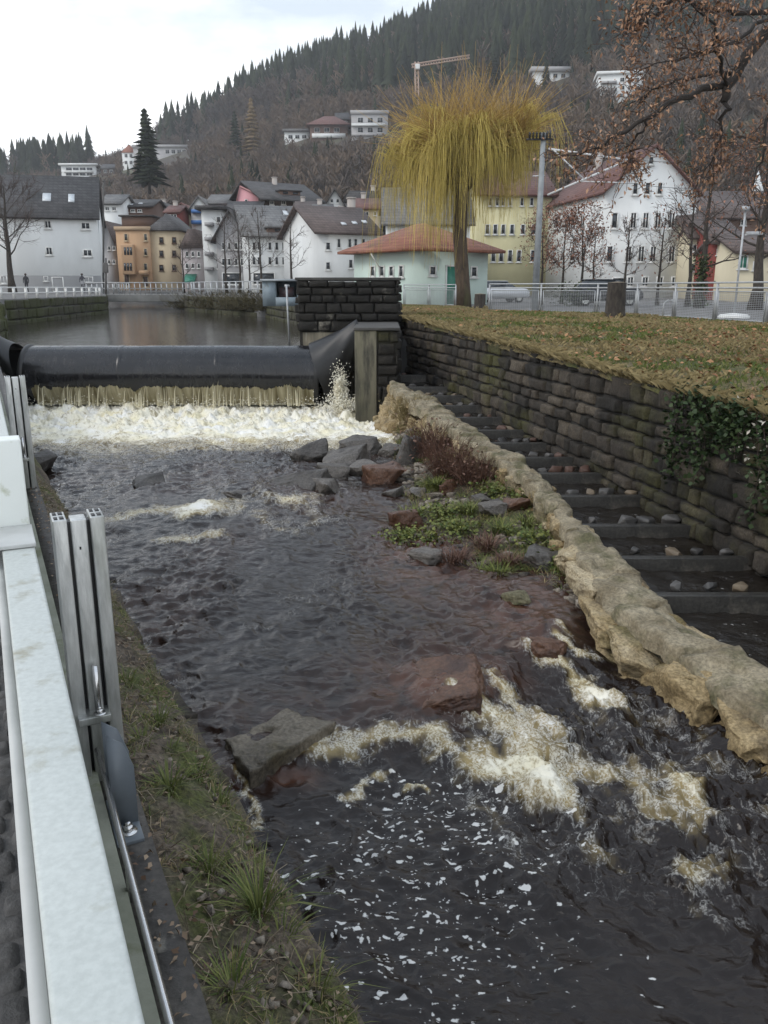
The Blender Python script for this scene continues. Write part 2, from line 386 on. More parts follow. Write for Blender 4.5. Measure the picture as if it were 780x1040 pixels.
# wear the foam into lace
lace = fbm(X * 4.5 + ch, Y * 4.5, s=71, o=4)
F = np.maximum(F, .34 * sst(.80, .97, 1 - np.abs(flow)) * sst(-.1, .4, fbm(fx * .6, fy * .5, s=39, o=2)) * (1 - below))
Fm = np.clip(F, 0, 1.3)
turbf = sun_ * .36 * sst(.35, .8, 1 - np.abs(fbm(fx * 2.2 + .6 * ch, fy * 1.7 + .6 * ch, s=81, o=3)) - .12)
Fm = np.maximum(Fm, turbf)
rdx_mid = .22 * sst(.3, -.3, vn(X * .55, Y * .4, s=88)) * (1 - below) * sst(19, 13, Y)
yel = np.clip(sst(.2, 1.0, F) * (.5 + .9 * vn(X * 2.0, Y * 2.0, s=99)), 0, 1)
rdx = np.exp(-((px - 450) / 55) ** 2 - ((py - 700) / 24) ** 2) + .55 * np.exp(-((px - 430) / 60) ** 2 - ((py - 555) / 40) ** 2) + .55 * np.exp(-((px - 540) / 50) ** 2 - ((py - 620) / 40) ** 2) + .6 * np.exp(-((px - 300) / 25) ** 2 - ((py - 795) / 10) ** 2)
m = bpy.data.materials.new('river_water'); m.use_nodes = True; nt = m.node_tree; N = nt.nodes; L = nt.links; b = N['Principled BSDF']
def A(n):
    q = N.new('ShaderNodeAttribute'); q.attribute_name = n; return q.outputs['Fac']
def MA(op, a, bb, c=None):
    q = N.new('ShaderNodeMath'); q.operation = op
    for i, v_ in enumerate((a, bb) if c is None else (a, bb, c)):
        if isinstance(v_, (int, float)): q.inputs[i].default_value = v_
        else: L.new(v_, q.inputs[i])
    return q.outputs[0]
def SS(x, lo, hi):
    q = N.new('ShaderNodeMapRange'); q.interpolation_type = 'SMOOTHSTEP'; L.new(x, q.inputs[0]); q.inputs[1].default_value = lo; q.inputs[2].default_value = hi; return q.outputs[0]
tc = N.new('ShaderNodeTexCoord')
def NZ(scale, det=6, dist=0, stretch=(1, 1, 1), rough=.6):
    mp = N.new('ShaderNodeMapping'); mp.inputs['Scale'].default_value = stretch; mp.inputs['Rotation'].default_value = (0, 0, .24); L.new(tc.outputs['Object'], mp.inputs[0])
    q = N.new('ShaderNodeTexNoise'); q.inputs['Scale'].default_value = scale; q.inputs['Detail'].default_value = det; q.inputs['Distortion'].default_value = dist; q.inputs['Roughness'].default_value = rough; L.new(mp.outputs[0], q.inputs['Vector']); return q.outputs['Fac']
n1 = NZ(7, 8, .6, (1.2, .8, .4)); n2 = NZ(26, 6, .3, (1.1, .8, .4)); n3 = NZ(3.0, 5, 1.2, (1.2, .9, .3))
# lace: ridges of noise
rg = MA('ABSOLUTE', MA('SUBTRACT', n1, .5), 0)
fo = A('foam')
n4 = NZ(70, 4, .2, (1, 1, .4)); n5 = NZ(3.6, 7, 1.0, (1.15, .85, .4))
th = MA('SUBTRACT', MA('MULTIPLY', fo, 1.05), MA('MULTIPLY', rg, 5.5))
lace_f = MA('MULTIPLY', SS(th, .10, .6), SS(n4, .36, .58))
brk = MA('ADD', MA('MULTIPLY', MA('SUBTRACT', n5, .5), 2.0), MA('ADD', MA('MULTIPLY', MA('SUBTRACT', n2, .5), 1.5), MA('MULTIPLY', MA('SUBTRACT', n4, .5), .8)))
solid = MA('MULTIPLY', SS(MA('ADD', fo, brk), .66, 1.25), .95)
aer = SS(MA('ADD', fo, MA('MULTIPLY', MA('SUBTRACT', n5, .5), .8)), .32, .85)
f1 = MA('MAXIMUM', MA('MULTIPLY', lace_f, .55), solid)
# flecks
vo = N.new('ShaderNodeTexVoronoi'); vo.inputs['Scale'].default_value = 15; vo.inputs['Randomness'].default_value = 1
mpv = N.new('ShaderNodeMapping'); mpv.inputs['Scale'].default_value = (.75, 1.15, .3); mpv.inputs['Rotation'].default_value = (0, 0, .5); L.new(tc.outputs['Object'], mpv.inputs[0])
wv = N.new('ShaderNodeVectorMath'); wv.operation = 'ADD'; nzv = N.new('ShaderNodeTexNoise'); nzv.inputs['Scale'].default_value = 9; nzv.inputs['Detail'].default_value = 4; L.new(tc.outputs['Object'], nzv.inputs['Vector'])
sv = N.new('ShaderNodeVectorMath'); sv.operation = 'SCALE'; sv.inputs['Scale'].default_value = .16; L.new(nzv.outputs['Color'], sv.inputs[0]); L.new(mpv.outputs[0], wv.inputs[0]); L.new(sv.outputs[0], wv.inputs[1]); L.new(wv.outputs[0], vo.inputs['Vector'])
sepc = N.new('ShaderNodeSeparateColor'); L.new(vo.outputs['Color'], sepc.inputs[0])
big = NZ(1.6, 3, .8)
rad = MA('MULTIPLY', MA('POWER', sepc.outputs[0], 1.5), .40)
rad = MA('MULTIPLY', rad, SS(MA('ADD', A('fleck'), MA('MULTIPLY', MA('SUBTRACT', big, .5), 2.2)), .05, .55))
fl = SS(MA('SUBTRACT', rad, vo.outputs['Distance']), 0, .09)
vo2 = N.new('ShaderNodeTexVoronoi'); vo2.inputs['Scale'].default_value = 34; L.new(wv.outputs[0], vo2.inputs['Vector']); sp2 = N.new('ShaderNodeSeparateColor'); L.new(vo2.outputs['Color'], sp2.inputs[0])
fl2 = SS(MA('SUBTRACT', MA('MULTIPLY', MA('MULTIPLY', MA('POWER', sp2.outputs[0], 3.0), .5), SS(MA('ADD', A('fleck'), MA('MULTIPLY', MA('SUBTRACT', n5, .5), 2.6)), .3, .9)), vo2.outputs['Distance']), 0, .05)
fl = MA('MAXIMUM', fl, MA('MULTIPLY', fl2, .8))
fl = MA('MULTIPLY', fl, SS(A('fleck'), 0.02, .2))
f2 = MA('MAXIMUM', f1, MA('MULTIPLY', fl, .8))
wc = N.new('ShaderNodeMixRGB'); wc.inputs[1].default_value = (.014, .0095, .008, 1); wc.inputs[2].default_value = (.11, .048, .028, 1); L.new(MA('MULTIPLY', A('brown'), SS(n3, .25, .65)), wc.inputs[0])
fc = N.new('ShaderNodeMixRGB'); fc.inputs[1].default_value = (.80, .79, .76, 1); fc.inputs[2].default_value = (.74, .68, .48, 1); L.new(A('yellow'), fc.inputs[0])
wa = N.new('ShaderNodeMixRGB'); L.new(MA('MULTIPLY', aer, .85), wa.inputs[0]); L.new(wc.outputs[0], wa.inputs[1]); wa.inputs[2].default_value = (.33, .25, .105, 1)
mx = N.new('ShaderNodeMixRGB'); L.new(f2, mx.inputs[0]); L.new(wa.outputs[0], mx.inputs[1]); L.new(fc.outputs[0], mx.inputs[2]); L.new(mx.outputs[0], b.inputs['Base Color'])
L.new(MA('ADD', MA('MULTIPLY', f2, .6), .035), b.inputs['Roughness']); b.inputs['IOR'].default_value = 1.35
b.inputs['Specular IOR Level'].default_value = .5
bp = N.new('ShaderNodeBump'); bp.inputs['Strength'].default_value = .5; bp.inputs['Distance'].default_value = .03
hsum = MA('ADD', MA('MULTIPLY', NZ(9, 5, .5, (1, 1.5, 1)), .9), MA('ADD', MA('MULTIPLY', n2, .12), MA('MULTIPLY', f2, .45)))
L.new(hsum, bp.inputs['Height']); L.new(bp.outputs[0], b.inputs['Normal'])
M_river = m
struct(MB().grid(np.stack([X, Y, Z], -1), foam=Fm, fleck=fleck * (1 - .6 * sun_), yellow=yel, brown=np.clip(rdx + rdx_mid, 0, 1)).build('river_water', m, loc=(0, 0, -3.3), smooth=True))
# ---------------------------------------------------------------- still water above the weir
rw = np.concatenate([np.linspace(23.0, 40, 30), np.linspace(41, 100, 60)])
V = []
for q in rw:
    xl = np.interp(q, LB[:, 1], LB[:, 0]) - .6; xr = (np.interp(q, RB[:, 1], RB[:, 0]) if q > 26.8 else -1.4) + .6
    if q < 26.8: xl = -11.6
    xs = np.linspace(xl, xr, 60); V.append(np.stack([xs, np.full(60, q), UPZ + .006 * vn(xs * .9, np.full(60, q * .7), s=4)], -1))
m2 = mat('upstream_water', (.03, .024, .018), (.024, .02, .015), .1, sc=1, bump=.35, bsc=2.2, bdist=.05, stretch=(1, .5, 1))
m2.node_tree.nodes['Principled BSDF'].inputs['IOR'].default_value = 1.33
struct(MB().grid(np.array(V)).build('upstream_water', m2, loc=(0, 0, UPZ), smooth=True))
# ============================================================ STONES
def rockbm(size, seed, npt=14, bev=.06, sub=2, amp=.04, boxy=.5, fq=3.0):
    r = np.random.default_rng(seed); bm = bmesh.new()
    p = r.normal(size=(npt, 3)); p /= np.linalg.norm(p, axis=1)[:, None]
    p = np.sign(p) * np.abs(p) ** boxy; p /= np.abs(p).max(axis=1)[:, None] ** .8
    for q in p: bm.verts.new(q * .5)
    h = bmesh.ops.convex_hull(bm, input=list(bm.verts))
    bmesh.ops.delete(bm, geom=[g for g in set(h['geom_interior'] + h['geom_unused']) if isinstance(g, bmesh.types.BMVert)], context='VERTS')
    if bev: bmesh.ops.bevel(bm, geom=list(bm.edges), offset=bev, segments=1, affect='EDGES', clamp_overlap=True)
    bmesh.ops.triangulate(bm, faces=list(bm.faces))
    for k in range(sub):
        bmesh.ops.subdivide_edges(bm, edges=[e for e in bm.edges if e.calc_length() > .16 / (k + 1)], cuts=1, use_grid_fill=True)
        bmesh.ops.triangulate(bm, faces=list(bm.faces))
    v = np.array([q.co for q in bm.verts]); o = seed * 3.7
    nn = v / (np.linalg.norm(v, axis=1)[:, None] + 1e-6)
    fb = fbm(v[:, 0] * fq + o, v[:, 1] * fq, v[:, 2] * fq, s=seed % 50, o=4); r2_ = np.abs(fbm(v[:, 0] * fq * 1.7 + o, v[:, 1] * fq * 1.7, v[:, 2] * fq * 2.6, s=seed % 50 + 9, o=3))
    v = v + nn * (amp * (fb - 1.1 * r2_))[:, None]
    v *= np.array(size)
    for q, c in zip(bm.verts, v): q.co = c
    return bm
def placer(c, yaw=0, tilt=0):
    Mx = np.array(Matrix.Rotation(yaw, 3, 'Z') @ Matrix.Rotation(tilt, 3, 'X')); c = np.array(c)
    return lambda v: v @ Mx.T + c
def stonewall(mb, A0, d, n, Ln, z0, ztop, rowh=.3, lmin=.4, lmax=.9, bulge=.05, seed=1, res=(6, 5), gap=.012, zbot=None):
    r = np.random.default_rng(seed); A0 = np.array(A0, float); d = np.array(d, float); n = np.array(n, float)
    z = z0
    while True:
        rh = rowh * r.uniform(.75, 1.3); s = -r.uniform(0, lmax)
        any_ = False
        while s < Ln:
            l = r.uniform(lmin, lmax); a, b_ = max(s, 0), min(s + l, Ln); s += l
            if b_ - a < .08: continue
            top = float(ztop((a + b_) / 2)); zb = z
            if zbot is not None and z + rh < zbot((a + b_) / 2): any_ = True; continue
            if z >= top - .05: continue
            any_ = True; zt = min(z + rh, top + r.uniform(-.03, .02))
            if top - zt < .09: zt = top + r.uniform(-.03, .02)
            p = r.uniform(-.03, .045); g = gap * r.uniform(.6, 1.8)
            nu, nv = res; uu = np.array([0, .04] + list(np.linspace(.14, .86, nu - 2)) + [.96, 1]); vv = np.array([0, .06] + list(np.linspace(.18, .82, nv - 2)) + [.94, 1])
            U, Vv = np.meshgrid(uu, vv); S = a + g + (b_ - a - 2 * g) * U; Zz = zb + g + (zt - zb - 2 * g) * Vv
            e = np.minimum(np.minimum(U, 1 - U) * (b_ - a), np.minimum(Vv, 1 - Vv) * (zt - zb))
            D = p + bulge * (1 - np.exp(-e / .014)) + .045 * fbm(S * 4 + seed, Zz * 4, s=seed, o=4) * (e > .001)
            D = np.where((U == 0) | (U == 1) | (Vv == 0) | (Vv == 1), -.10, D)
            S = S + .02 * vn(S * 4, Zz * 4, s=9); Zz = Zz + .02 * vn(S * 4, Zz * 4, s=12)
            xy = A0 + S[..., None] * d + D[..., None] * n
            mb.grid(np.concatenate([xy, Zz[..., None]], -1), tone=np.full(U.shape, r.uniform()))
        z += rh
        if not any_: break
    return mb
def stone_mat(name, cols, moss=None, stain=None, rough=.85, bump=.7, bsc=14, msc=.6, ssc=.5, mlo=.55, mhi=.66, slo=.52, shi=.62):
    """per-stone tone, fine grain, patches of moss and of dark or pale staining"""
    m = bpy.data.materials.new(name); m.use_nodes = True; nt = m.node_tree; N = nt.nodes; L = nt.links; b = N['Principled BSDF']; b.inputs['Roughness'].default_value = rough
    b.inputs['Specular IOR Level'].default_value = .35
    at = N.new('ShaderNodeAttribute'); at.attribute_name = 'tone'
    r = N.new('ShaderNodeValToRGB'); el = r.color_ramp.elements
    for i, c in enumerate(cols):
        q = el[i] if i < 2 else el.new(i / (len(cols) - 1)); q.position = i / (len(cols) - 1); q.color = (*c, 1)
    tc = N.new('ShaderNodeTexCoord')
    def nz(s, d=7):
        q = N.new('ShaderNodeTexNoise'); q.inputs['Scale'].default_value = s; q.inputs['Detail'].default_value = d; q.inputs['Roughness'].default_value = .62; L.new(tc.outputs['Object'], q.inputs[0]); return q.outputs['Fac']
    mm = N.new('ShaderNodeMath'); mm.operation = 'MULTIPLY_ADD'; L.new(nz(5), mm.inputs[0]); mm.inputs[1].default_value = 1.3; mm.inputs[2].default_value = -.65
    m2 = N.new('ShaderNodeMath'); m2.operation = 'ADD'; L.new(at.outputs['Fac'], m2.inputs[0]); L.new(mm.outputs[0], m2.inputs[1]); L.new(m2.outputs[0], r.inputs[0]); col = r.outputs[0]
    def over(col, s, lo, hi, c, amt=1):
        q = N.new('ShaderNodeMapRange'); q.inputs[1].default_value = lo; q.inputs[2].default_value = hi; q.inputs[4].default_value = amt; L.new(nz(s, 9), q.inputs[0])
        x = N.new('ShaderNodeMixRGB'); L.new(q.outputs[0], x.inputs[0]); L.new(col, x.inputs[1]); x.inputs[2].default_value = (*c, 1); return x.outputs[0]
    if stain: col = over(col, ssc, slo, shi, stain, .85)
    if moss: col = over(col, msc, mlo, mhi, moss, .8)
    rr2 = N.new('ShaderNodeValToRGB'); L.new(nz(38, 5), rr2.inputs[0]); rr2.color_ramp.elements[0].position = .34; rr2.color_ramp.elements[1].position = .66; rr2.color_ramp.elements[0].color = (.5, .48, .45, 1); rr2.color_ramp.elements[1].color = (1.25, 1.22, 1.18, 1)
    xm = N.new('ShaderNodeMixRGB'); xm.blend_type = 'MULTIPLY'; xm.inputs[0].default_value = 1; L.new(col, xm.inputs[1]); L.new(rr2.outputs[0], xm.inputs[2]); col = xm.outputs[0]
    L.new(col, b.inputs['Base Color'])
    bp = N.new('ShaderNodeBump'); bp.inputs['Strength'].default_value = bump; bp.inputs['Distance'].default_value = .03; L.new(nz(bsc, 9), bp.inputs['Height']); L.new(bp.outputs[0], b.inputs['Normal'])
    return m
M_wallstone = stone_mat('dark_wall_stone', [(.018, .016, .013), (.045, .038, .031), (.095, .08, .062)], moss=(.07, .07, .022), stain=(.013, .012, .011), mlo=.54, mhi=.68, msc=.5, ssc=.9)
M_pier = stone_mat('pier_stone', [(.016, .015, .013), (.034, .03, .026), (.07, .063, .055)], moss=(.22, .21, .18), stain=(.010, .0095, .009), ssc=.9, msc=1.5, mlo=.58, mhi=.68)
M_pale = stone_mat('divider_stone', [(.20, .145, .07), (.34, .265, .15), (.42, .36, .25)], moss=(.10, .09, .035), stain=(.07, .055, .04), ssc=1.6, msc=1.2, bump=1.0, bsc=9, slo=.53, shi=.66)
M_cope = mat('coping_mortar', (.34, .29, .20), (.18, .145, .09), .9, sc=3.2, bump=1.0, bsc=11, c3=(.11, .10, .05), sc3=2.6, lo3=.49, hi3=.64, bdist=.04, grain=34, gamt=.4)
M_mort = mat('dark_mortar', (.03, .028, .025), (.018, .017, .015), .95, sc=4)
M_rock = stone_mat('wet_boulder', [(.05, .047, .045), (.10, .092, .085), (.17, .155, .14)], stain=(.03, .026, .024), rough=.5, ssc=2.5)
M_redrock = stone_mat('iron_stained_boulder', [(.075, .038, .025), (.115, .06, .038), (.16, .095, .062)], stain=(.04, .02, .016), rough=.4, ssc=2.5)
M_conc = mat('old_concrete', (.24, .24, .20), (.15, .15, .125), .9, sc=1.3, bump=.4, bsc=14, c3=(.07, .075, .05), sc3=.9, stretch=(1, 1, .35))
# ---------------------------------------------------------------- stone retaining wall on the right
t = thing('retaining_wall', 'long dark mossy stone block retaining wall below the grass bank, beside the fish ladder', 'stone wall', (3.2, 14, -3.5))
n_w = np.array((WD[1], -WD[0])); mb = MB()
L0 = -1.5; A_ = WA + WD * L0; Ln = 28.0
stonewall(mb, A_, WD, n_w, Ln, -3.75, lambda s: wallTop(A_[1] + WD[1] * s), .23, .2, .68, .04, 5, (7, 6), .010, zbot=lambda s: -3.65 + .057 * (A_[1] + WD[1] * s) - .25)
mb.build('stone_blocks', M_wallstone, t, True)
mb = MB(); ss = np.linspace(0, Ln, 40); q = A_ + ss[:, None] * WD
f = lambda off, z: np.concatenate([q + n_w * off, np.broadcast_to(z, (40,))[:, None]], 1)
tp = wallTop(q[:, 1]) - .03
mb.grid(np.stack([f(-.03, -4.3), f(-.03, tp), f(-.45, tp), f(-.45, -4.3)])); mb.build('mortar_core', M_mort, t)
# ---------------------------------------------------------------- rubble wall between the fish ladder and the river
cL = np.array([PS(*q, -3.343, .05714) for q in [(403, 386), (447, 402), (482, 430), (518, 453), (536, 463), (570, 494), (595, 525), (626, 550), (657, 578), (700, 615), (749, 649), (785, 670)]])
cR = np.array([PS(*q, -3.343, .05714) for q in [(398, 394), (431, 415), (472, 446), (498, 464), (518, 473), (539, 490), (565, 520), (585, 551), (607, 588), (640, 634), (672, 648), (780, 727)]])
def ext(c):
    d = c[-1] - c[-2]; return np.vstack([c, c[-1] + d * 4.0 / max(.05, np.linalg.norm(d)) ])[::-1]
cLx, cRx = ext(cL), ext(cR)
def copL(Y): return np.interp(Y, cLx[:, 1], cLx[:, 0])
def copR(Y): return np.interp(Y, cRx[:, 1], cRx[:, 0])
def copZ(Y): return -3.343 + .05714 * np.asarray(Y, float)
t = thing('rubble_wall', 'pale yellow rubble wall with a flat mortared top dividing the fish ladder from the river', 'stone wall', (2.3, 10, -3.4))
r = np.random.default_rng(3); mb = MB(); Yc = 2.6
while Yc < 20.4:
    l = r.uniform(.8, 1.4) if Yc < 9.5 else r.uniform(.3, .8); y1 = min(Yc + l, 20.5)
    uu = np.array([0, .03] + list(np.linspace(.08, .92, 17)) + [.97, 1]); vv = np.array([0, .03] + list(np.linspace(.1, .9, 15)) + [.97, 1])
    U, Vv = np.meshgrid(uu, vv); Yy = Yc + (y1 - Yc) * Vv; sk = r.uniform(-.15, .15); Yy = Yy + sk * (U - .5) * (Yc > 5)
    a = copR(Yy); b_ = copL(Yy); X_ = a - .03 + (b_ - a) * (.02 + .86 * U)
    X_ = X_ + .10 * fbm(X_ * 2.5, Yy * 2.5, s=4, o=3) * (np.abs(U - .5) * 2)
    fb = fbm(X_ * 2.4, Yy * 2.4, s=7, o=5, g=.6); Z_ = copZ(Yy) + r.uniform(-.045, .035) + .045 * fb - .06 * sst(.12, .28, vn(X_ * 2.0, Yy * 1.8, s=19)) + .05 * (U - .5) * r.uniform(-1, 1) - .05 * np.exp(-np.minimum(U, 1 - U) * (b_ - a) / .04)
    ring = (U == 0) | (U == 1) | (Vv == 0) | (Vv == 1); Z_ = np.where(ring, Z_ - .14, Z_)
    mb.grid(np.stack([X_, Yy, Z_], -1)); Yc = y1 + (-.012)
mb.build('coping', M_cope, t)
mb = MB(); ys = np.linspace(2.3, 20.6, 70)
g = lambda x, z: np.stack([x, ys, z], -1)
mb.grid(np.stack([g(copR(ys) + .10, ys * 0 - 4.4), g(copR(ys) + .12, copZ(ys) - .10), g(copL(ys) - .14, copZ(ys) - .09), g(copL(ys) - .10, ys * 0 - 4.4)]))
mb.build('mortar_core', mat('rubble_mortar', (.16, .135, .10), (.10, .085, .06), .95, sc=5, bump=.8, bsc=12), t)
mb = MB(); k = 0; Yc = 2.7
while Yc < 20.3:
    big = Yc < 9.5; l = r.uniform(.5, 1.05) if big else r.uniform(.22, .42)
    zt = float(copZ(Yc)) - .10; zb = -3.75 if Yc < 8.3 else -3.45
    x = float(copR(Yc + l / 2)); z = zt
    while z > zb:
        h = r.uniform(.24, .42) if big else r.uniform(.16, .3)
        bm = rockbm((r.uniform(.42, .66) if big else r.uniform(.28, .42), l * 1.2, h * 1.25), 100 + k, 15, .015, 3 if big else 2, .085, .42, 2.2)
        out = (zt - z) * (.07 if big else .55)
        mb.bm(bm, placer((x + (.10 if big else .16) - out + r.uniform(-.08, .05), Yc + l / 2 + r.uniform(-.05, .05), z - h / 2), r.uniform(-.25, .25), r.uniform(-.15, .15)), tone=float(np.clip(r.normal(.55, .25), 0, 1)))
        z -= h * .93; k += 1
    Yc += l * .95
mb.build('rubble_face', M_pale, t)
# ladder side face, low rubble
mb = MB(); Yc = 2.7
while Yc < 20.3:
    l = r.uniform(.25, .5); bm = rockbm((.28, l * 1.15, .32), 600 + k, 14, .06, 1, .04, .5); k += 1
    mb.bm(bm, placer((float(copL(Yc + l / 2)) - .20, Yc + l / 2, float(copZ(Yc)) - .22), r.uniform(-.3, .3)), tone=r.uniform()); Yc += l * .95
mb.build('rubble_face', M_pale, t, True)
# ---------------------------------------------------------------- fish ladder: sills, pools, cobbles
SILLS = [(403, 439, 381), (421, 462, 393), (436, 472, 402), (452, 498, 412), (472, 508, 424), (498, 538, 437), (519, 554, 450), (539, 595, 465), (565, 621, 481), (596, 675, 504), (616, 693, 534), (654, 747, 567), (676, 790, 605)]
M_sill = mat('sill_concrete', (.05, .047, .042), (.025, .024, .022), .45, sc=4, bump=.4, bsc=20, c3=(.11, .10, .085), sc3=2, grain=30)
sl = []
SN = ['topmost concrete sill of the fish ladder, just behind the pier', 'second concrete sill from the top of the fish ladder', 'third concrete sill from the top of the fish ladder', 'fourth concrete sill from the top of the fish ladder', 'fifth concrete sill from the top of the fish ladder', 'sixth concrete sill from the top of the fish ladder', 'seventh concrete sill, in the middle of the fish ladder', 'eighth concrete sill of the ladder, a short one with cobbles behind', 'fifth concrete sill from the bottom of the fish ladder', 'long pale concrete sill of the ladder, fourth from the bottom', 'third concrete sill from the bottom of the ladder, with brown cobbles behind', 'second concrete sill from the bottom of the ladder, jointed in its middle', 'nearest and lowest concrete sill of the ladder at the right picture edge']
lad = []
rr = np.random.default_rng(11)
for i, (x0, x1, y) in enumerate(SILLS):
    p = PS((x0 + x1) / 2, y, -3.5, .05714); Y0, z0 = p[1], p[2]
    xa = float(copL(Y0)) - .1 if Y0 < 20 else p[0] - .9; xb = float(wallX(Y0)) + .1
    o = MB().bbox((xa, Y0, z0 - .45), (xb, Y0 + .11, z0), .012).build('concrete_sill', M_sill, loc=(xa, Y0, z0 - .45)); tag(o, SN[i], 'concrete sill', 'sills of the fish ladder')
    lad.append((Y0, z0, xa, xb))
V = []
M_lad = mat('ladder_water', (.014, .011, .009), (.02, .016, .012), .12, sc=3, bump=.9, bsc=7, bdist=.05, c3=(.45, .44, .42), sc3=9, lo3=.66, hi3=.74)
mb = MB(); rows_ = [(27.2, lad[0][1] + .1)] + [(a[0], a[1]) for a in lad] + [(6.6, lad[-1][1] - .1), (4.6, lad[-1][1] - .2), (2.0, lad[-1][1] - .3)]
for (Ya, za), (Yb, zb) in zip(rows_[:-1], rows_[1:]):
    yy = np.linspace(Ya - .004, Yb + .11, 24); xs_ = np.linspace(0, 1, 30); Xg = []
    for q in yy:
        a = float(copL(q)) - .15 if q < 20.4 else wallX(q) - 1.6
        Xg.append(a + (wallX(q) + .1 - a) * xs_)
    Xg = np.array(Xg); Yg = np.repeat(yy[:, None], 30, 1)
    Zg = zb - .09 + .025 * fbm(Xg * 3, Yg * 4, s=2, o=3) + .03 * np.exp(-((Ya - Yg) / .25) ** 2) * fbm(Xg * 6, Yg * 6, s=5, o=2)
    mb.grid(np.stack([Xg, Yg, Zg], -1))
struct(mb.build('ladder_water', M_lad, loc=(2.5, 12, -3.2), smooth=True))
COBM = [mat('cobble_grey', (.085, .08, .076), (.05, .047, .044), .6, sc=3, bump=.3), mat('cobble_red', (.085, .045, .032), (.06, .03, .02), .6, sc=3, bump=.3), mat('cobble_tan', (.15, .115, .075), (.10, .075, .05), .6, sc=3, bump=.3), mat('cobble_dark', (.05, .047, .045), (.03, .029, .028), .5, sc=3, bump=.3)]
cn = ['grey', 'reddish', 'tan', 'dark']; protos = {}
names = ['topmost', 'second', 'third', 'fourth', 'fifth', 'sixth', 'seventh', 'eighth', 'ninth', 'tenth', 'eleventh', 'twelfth', 'lowest']
for i, (Y0, z0, xa, xb) in enumerate(lad):
    nn = 4 if i > 5 else 3
    for j in range(nn):
        c = int(rr.choice([0, 0, 1, 2, 3])); v = int(rr.integers(3)); s = rr.uniform(.55, 1.15) if i > 6 else rr.uniform(.5, .9)
        if (c, v) not in protos:
            o = MB().bm(rockbm((.24, .19, .15), 900 + c * 3 + v, 26, .07, 1, .02, .9), None).build('cobble', COBM[c], loc=(0, 0, 0), smooth=True); protos[c, v] = o
        else:
            o = protos[c, v].copy(); COL.objects.link(o)
        u_ = (j + rr.uniform(.2, .8)) / nn
        o.location = (xa + .2 + (xb - xa - .35) * u_, Y0 + .11 + rr.uniform(.1, .24), z0 - .015); o.rotation_euler = (0, 0, rr.uniform(0, 6)); o.scale = (s, s, s)
        tag(o, f'{cn[c]} rounded cobble lying behind the {names[i]} ladder sill', 'cobble', f'{cn[c]} cobbles behind the {names[i]} ladder sill')
# ---------------------------------------------------------------- rubber weir
t = thing('inflatable_weir', 'long black rubber tube weir holding back the river between pier and embankment', 'weir', (-5.7, DAMY + .2, -3.3))
cy, cz, rd = DAMY + .25, -2.32, .79
M_rub = mat('weir_rubber', (.008, .008, .0095), (.015, .015, .017), .22, sc=3, bump=.3, bsc=3, c3=(.035, .033, .028), sc3=1.6, lo3=.6, hi3=.72, stretch=(1.2, 1, .4), rvar=.1)
xs_ = np.linspace(-9.75, -1.78, 120); th = np.linspace(0, 2 * math.pi, 49)
Xg = np.repeat(xs_[:, None], 49, 1); rg_ = rd + .014 * vn(Xg * .8, np.cos(th)[None] * 2 + 0 * Xg, np.sin(th)[None] * 2 + 0 * Xg, 6) - .015 * np.exp(-((np.mod(Xg, 2.6) - 1.3) / .05) ** 2) * 0
MB().grid(np.stack([Xg, cy + rg_ * np.cos(th), cz + rg_ * np.sin(th)], -1)).build('tube', M_rub, t, True)
for x in (-7.1, -4.5):
    mb = MB(); a = np.linspace(0, 2 * math.pi, 49); pr = [(-.06, .0), (-.05, .005), (.05, .005), (.06, .0)]
    mb.grid(np.array([np.stack([a * 0 + x + q[0] + .03 * np.sin(a * 3), cy + (rd + q[1]) * np.cos(a), cz + (rd + q[1]) * np.sin(a)], -1) for q in pr])).build('seam', M_rub, t, True)
def flap(p0, p1, r0, r1, nm):
    n_ = 16; V = []
    for k_ in np.linspace(0, 1, n_):
        c = np.array(p0) * (1 - k_) + np.array(p1) * k_; rr_ = r0 * (1 - k_) + r1 * k_
        c[2] += -.05 * math.sin(k_ * math.pi); wv_ = 1 + .04 * np.sin(th * 7 + k_ * 9) * k_
        V.append(np.stack([c[0] + rr_ * .35 * np.sin(th) * wv_ * -1, c[1] + rr_ * np.cos(th) * wv_ * (1 - .3 * k_), c[2] + rr_ * np.sin(th) * wv_], -1))
    mb = MB().grid(np.array(V)); mb.f.append(np.array([np.arange(48)]) + mb.n - 49)
    return mb.build(nm, M_black, t, True)
flap((-1.75, cy, cz), (-.62, cy - .5, -1.12), rd + .06, .30, 'end_flap')
flap((-9.8, cy, cz), (-10.9, cy - .4, -1.15), rd + .06, .36, 'end_flap')
for x in (-1.80, -9.72):
    mb = MB(); mb.grid(np.array([np.stack([th * 0 + x + q[0] + .06 * np.sin(th), cy + (rd + q[1]) * np.cos(th), cz + (rd + q[1]) * np.sin(th)], -1) for q in [(-.07, .0), (-.05, .035), (.05, .035), (.07, 0)]])).build('clamp_band', M_black, t, True)
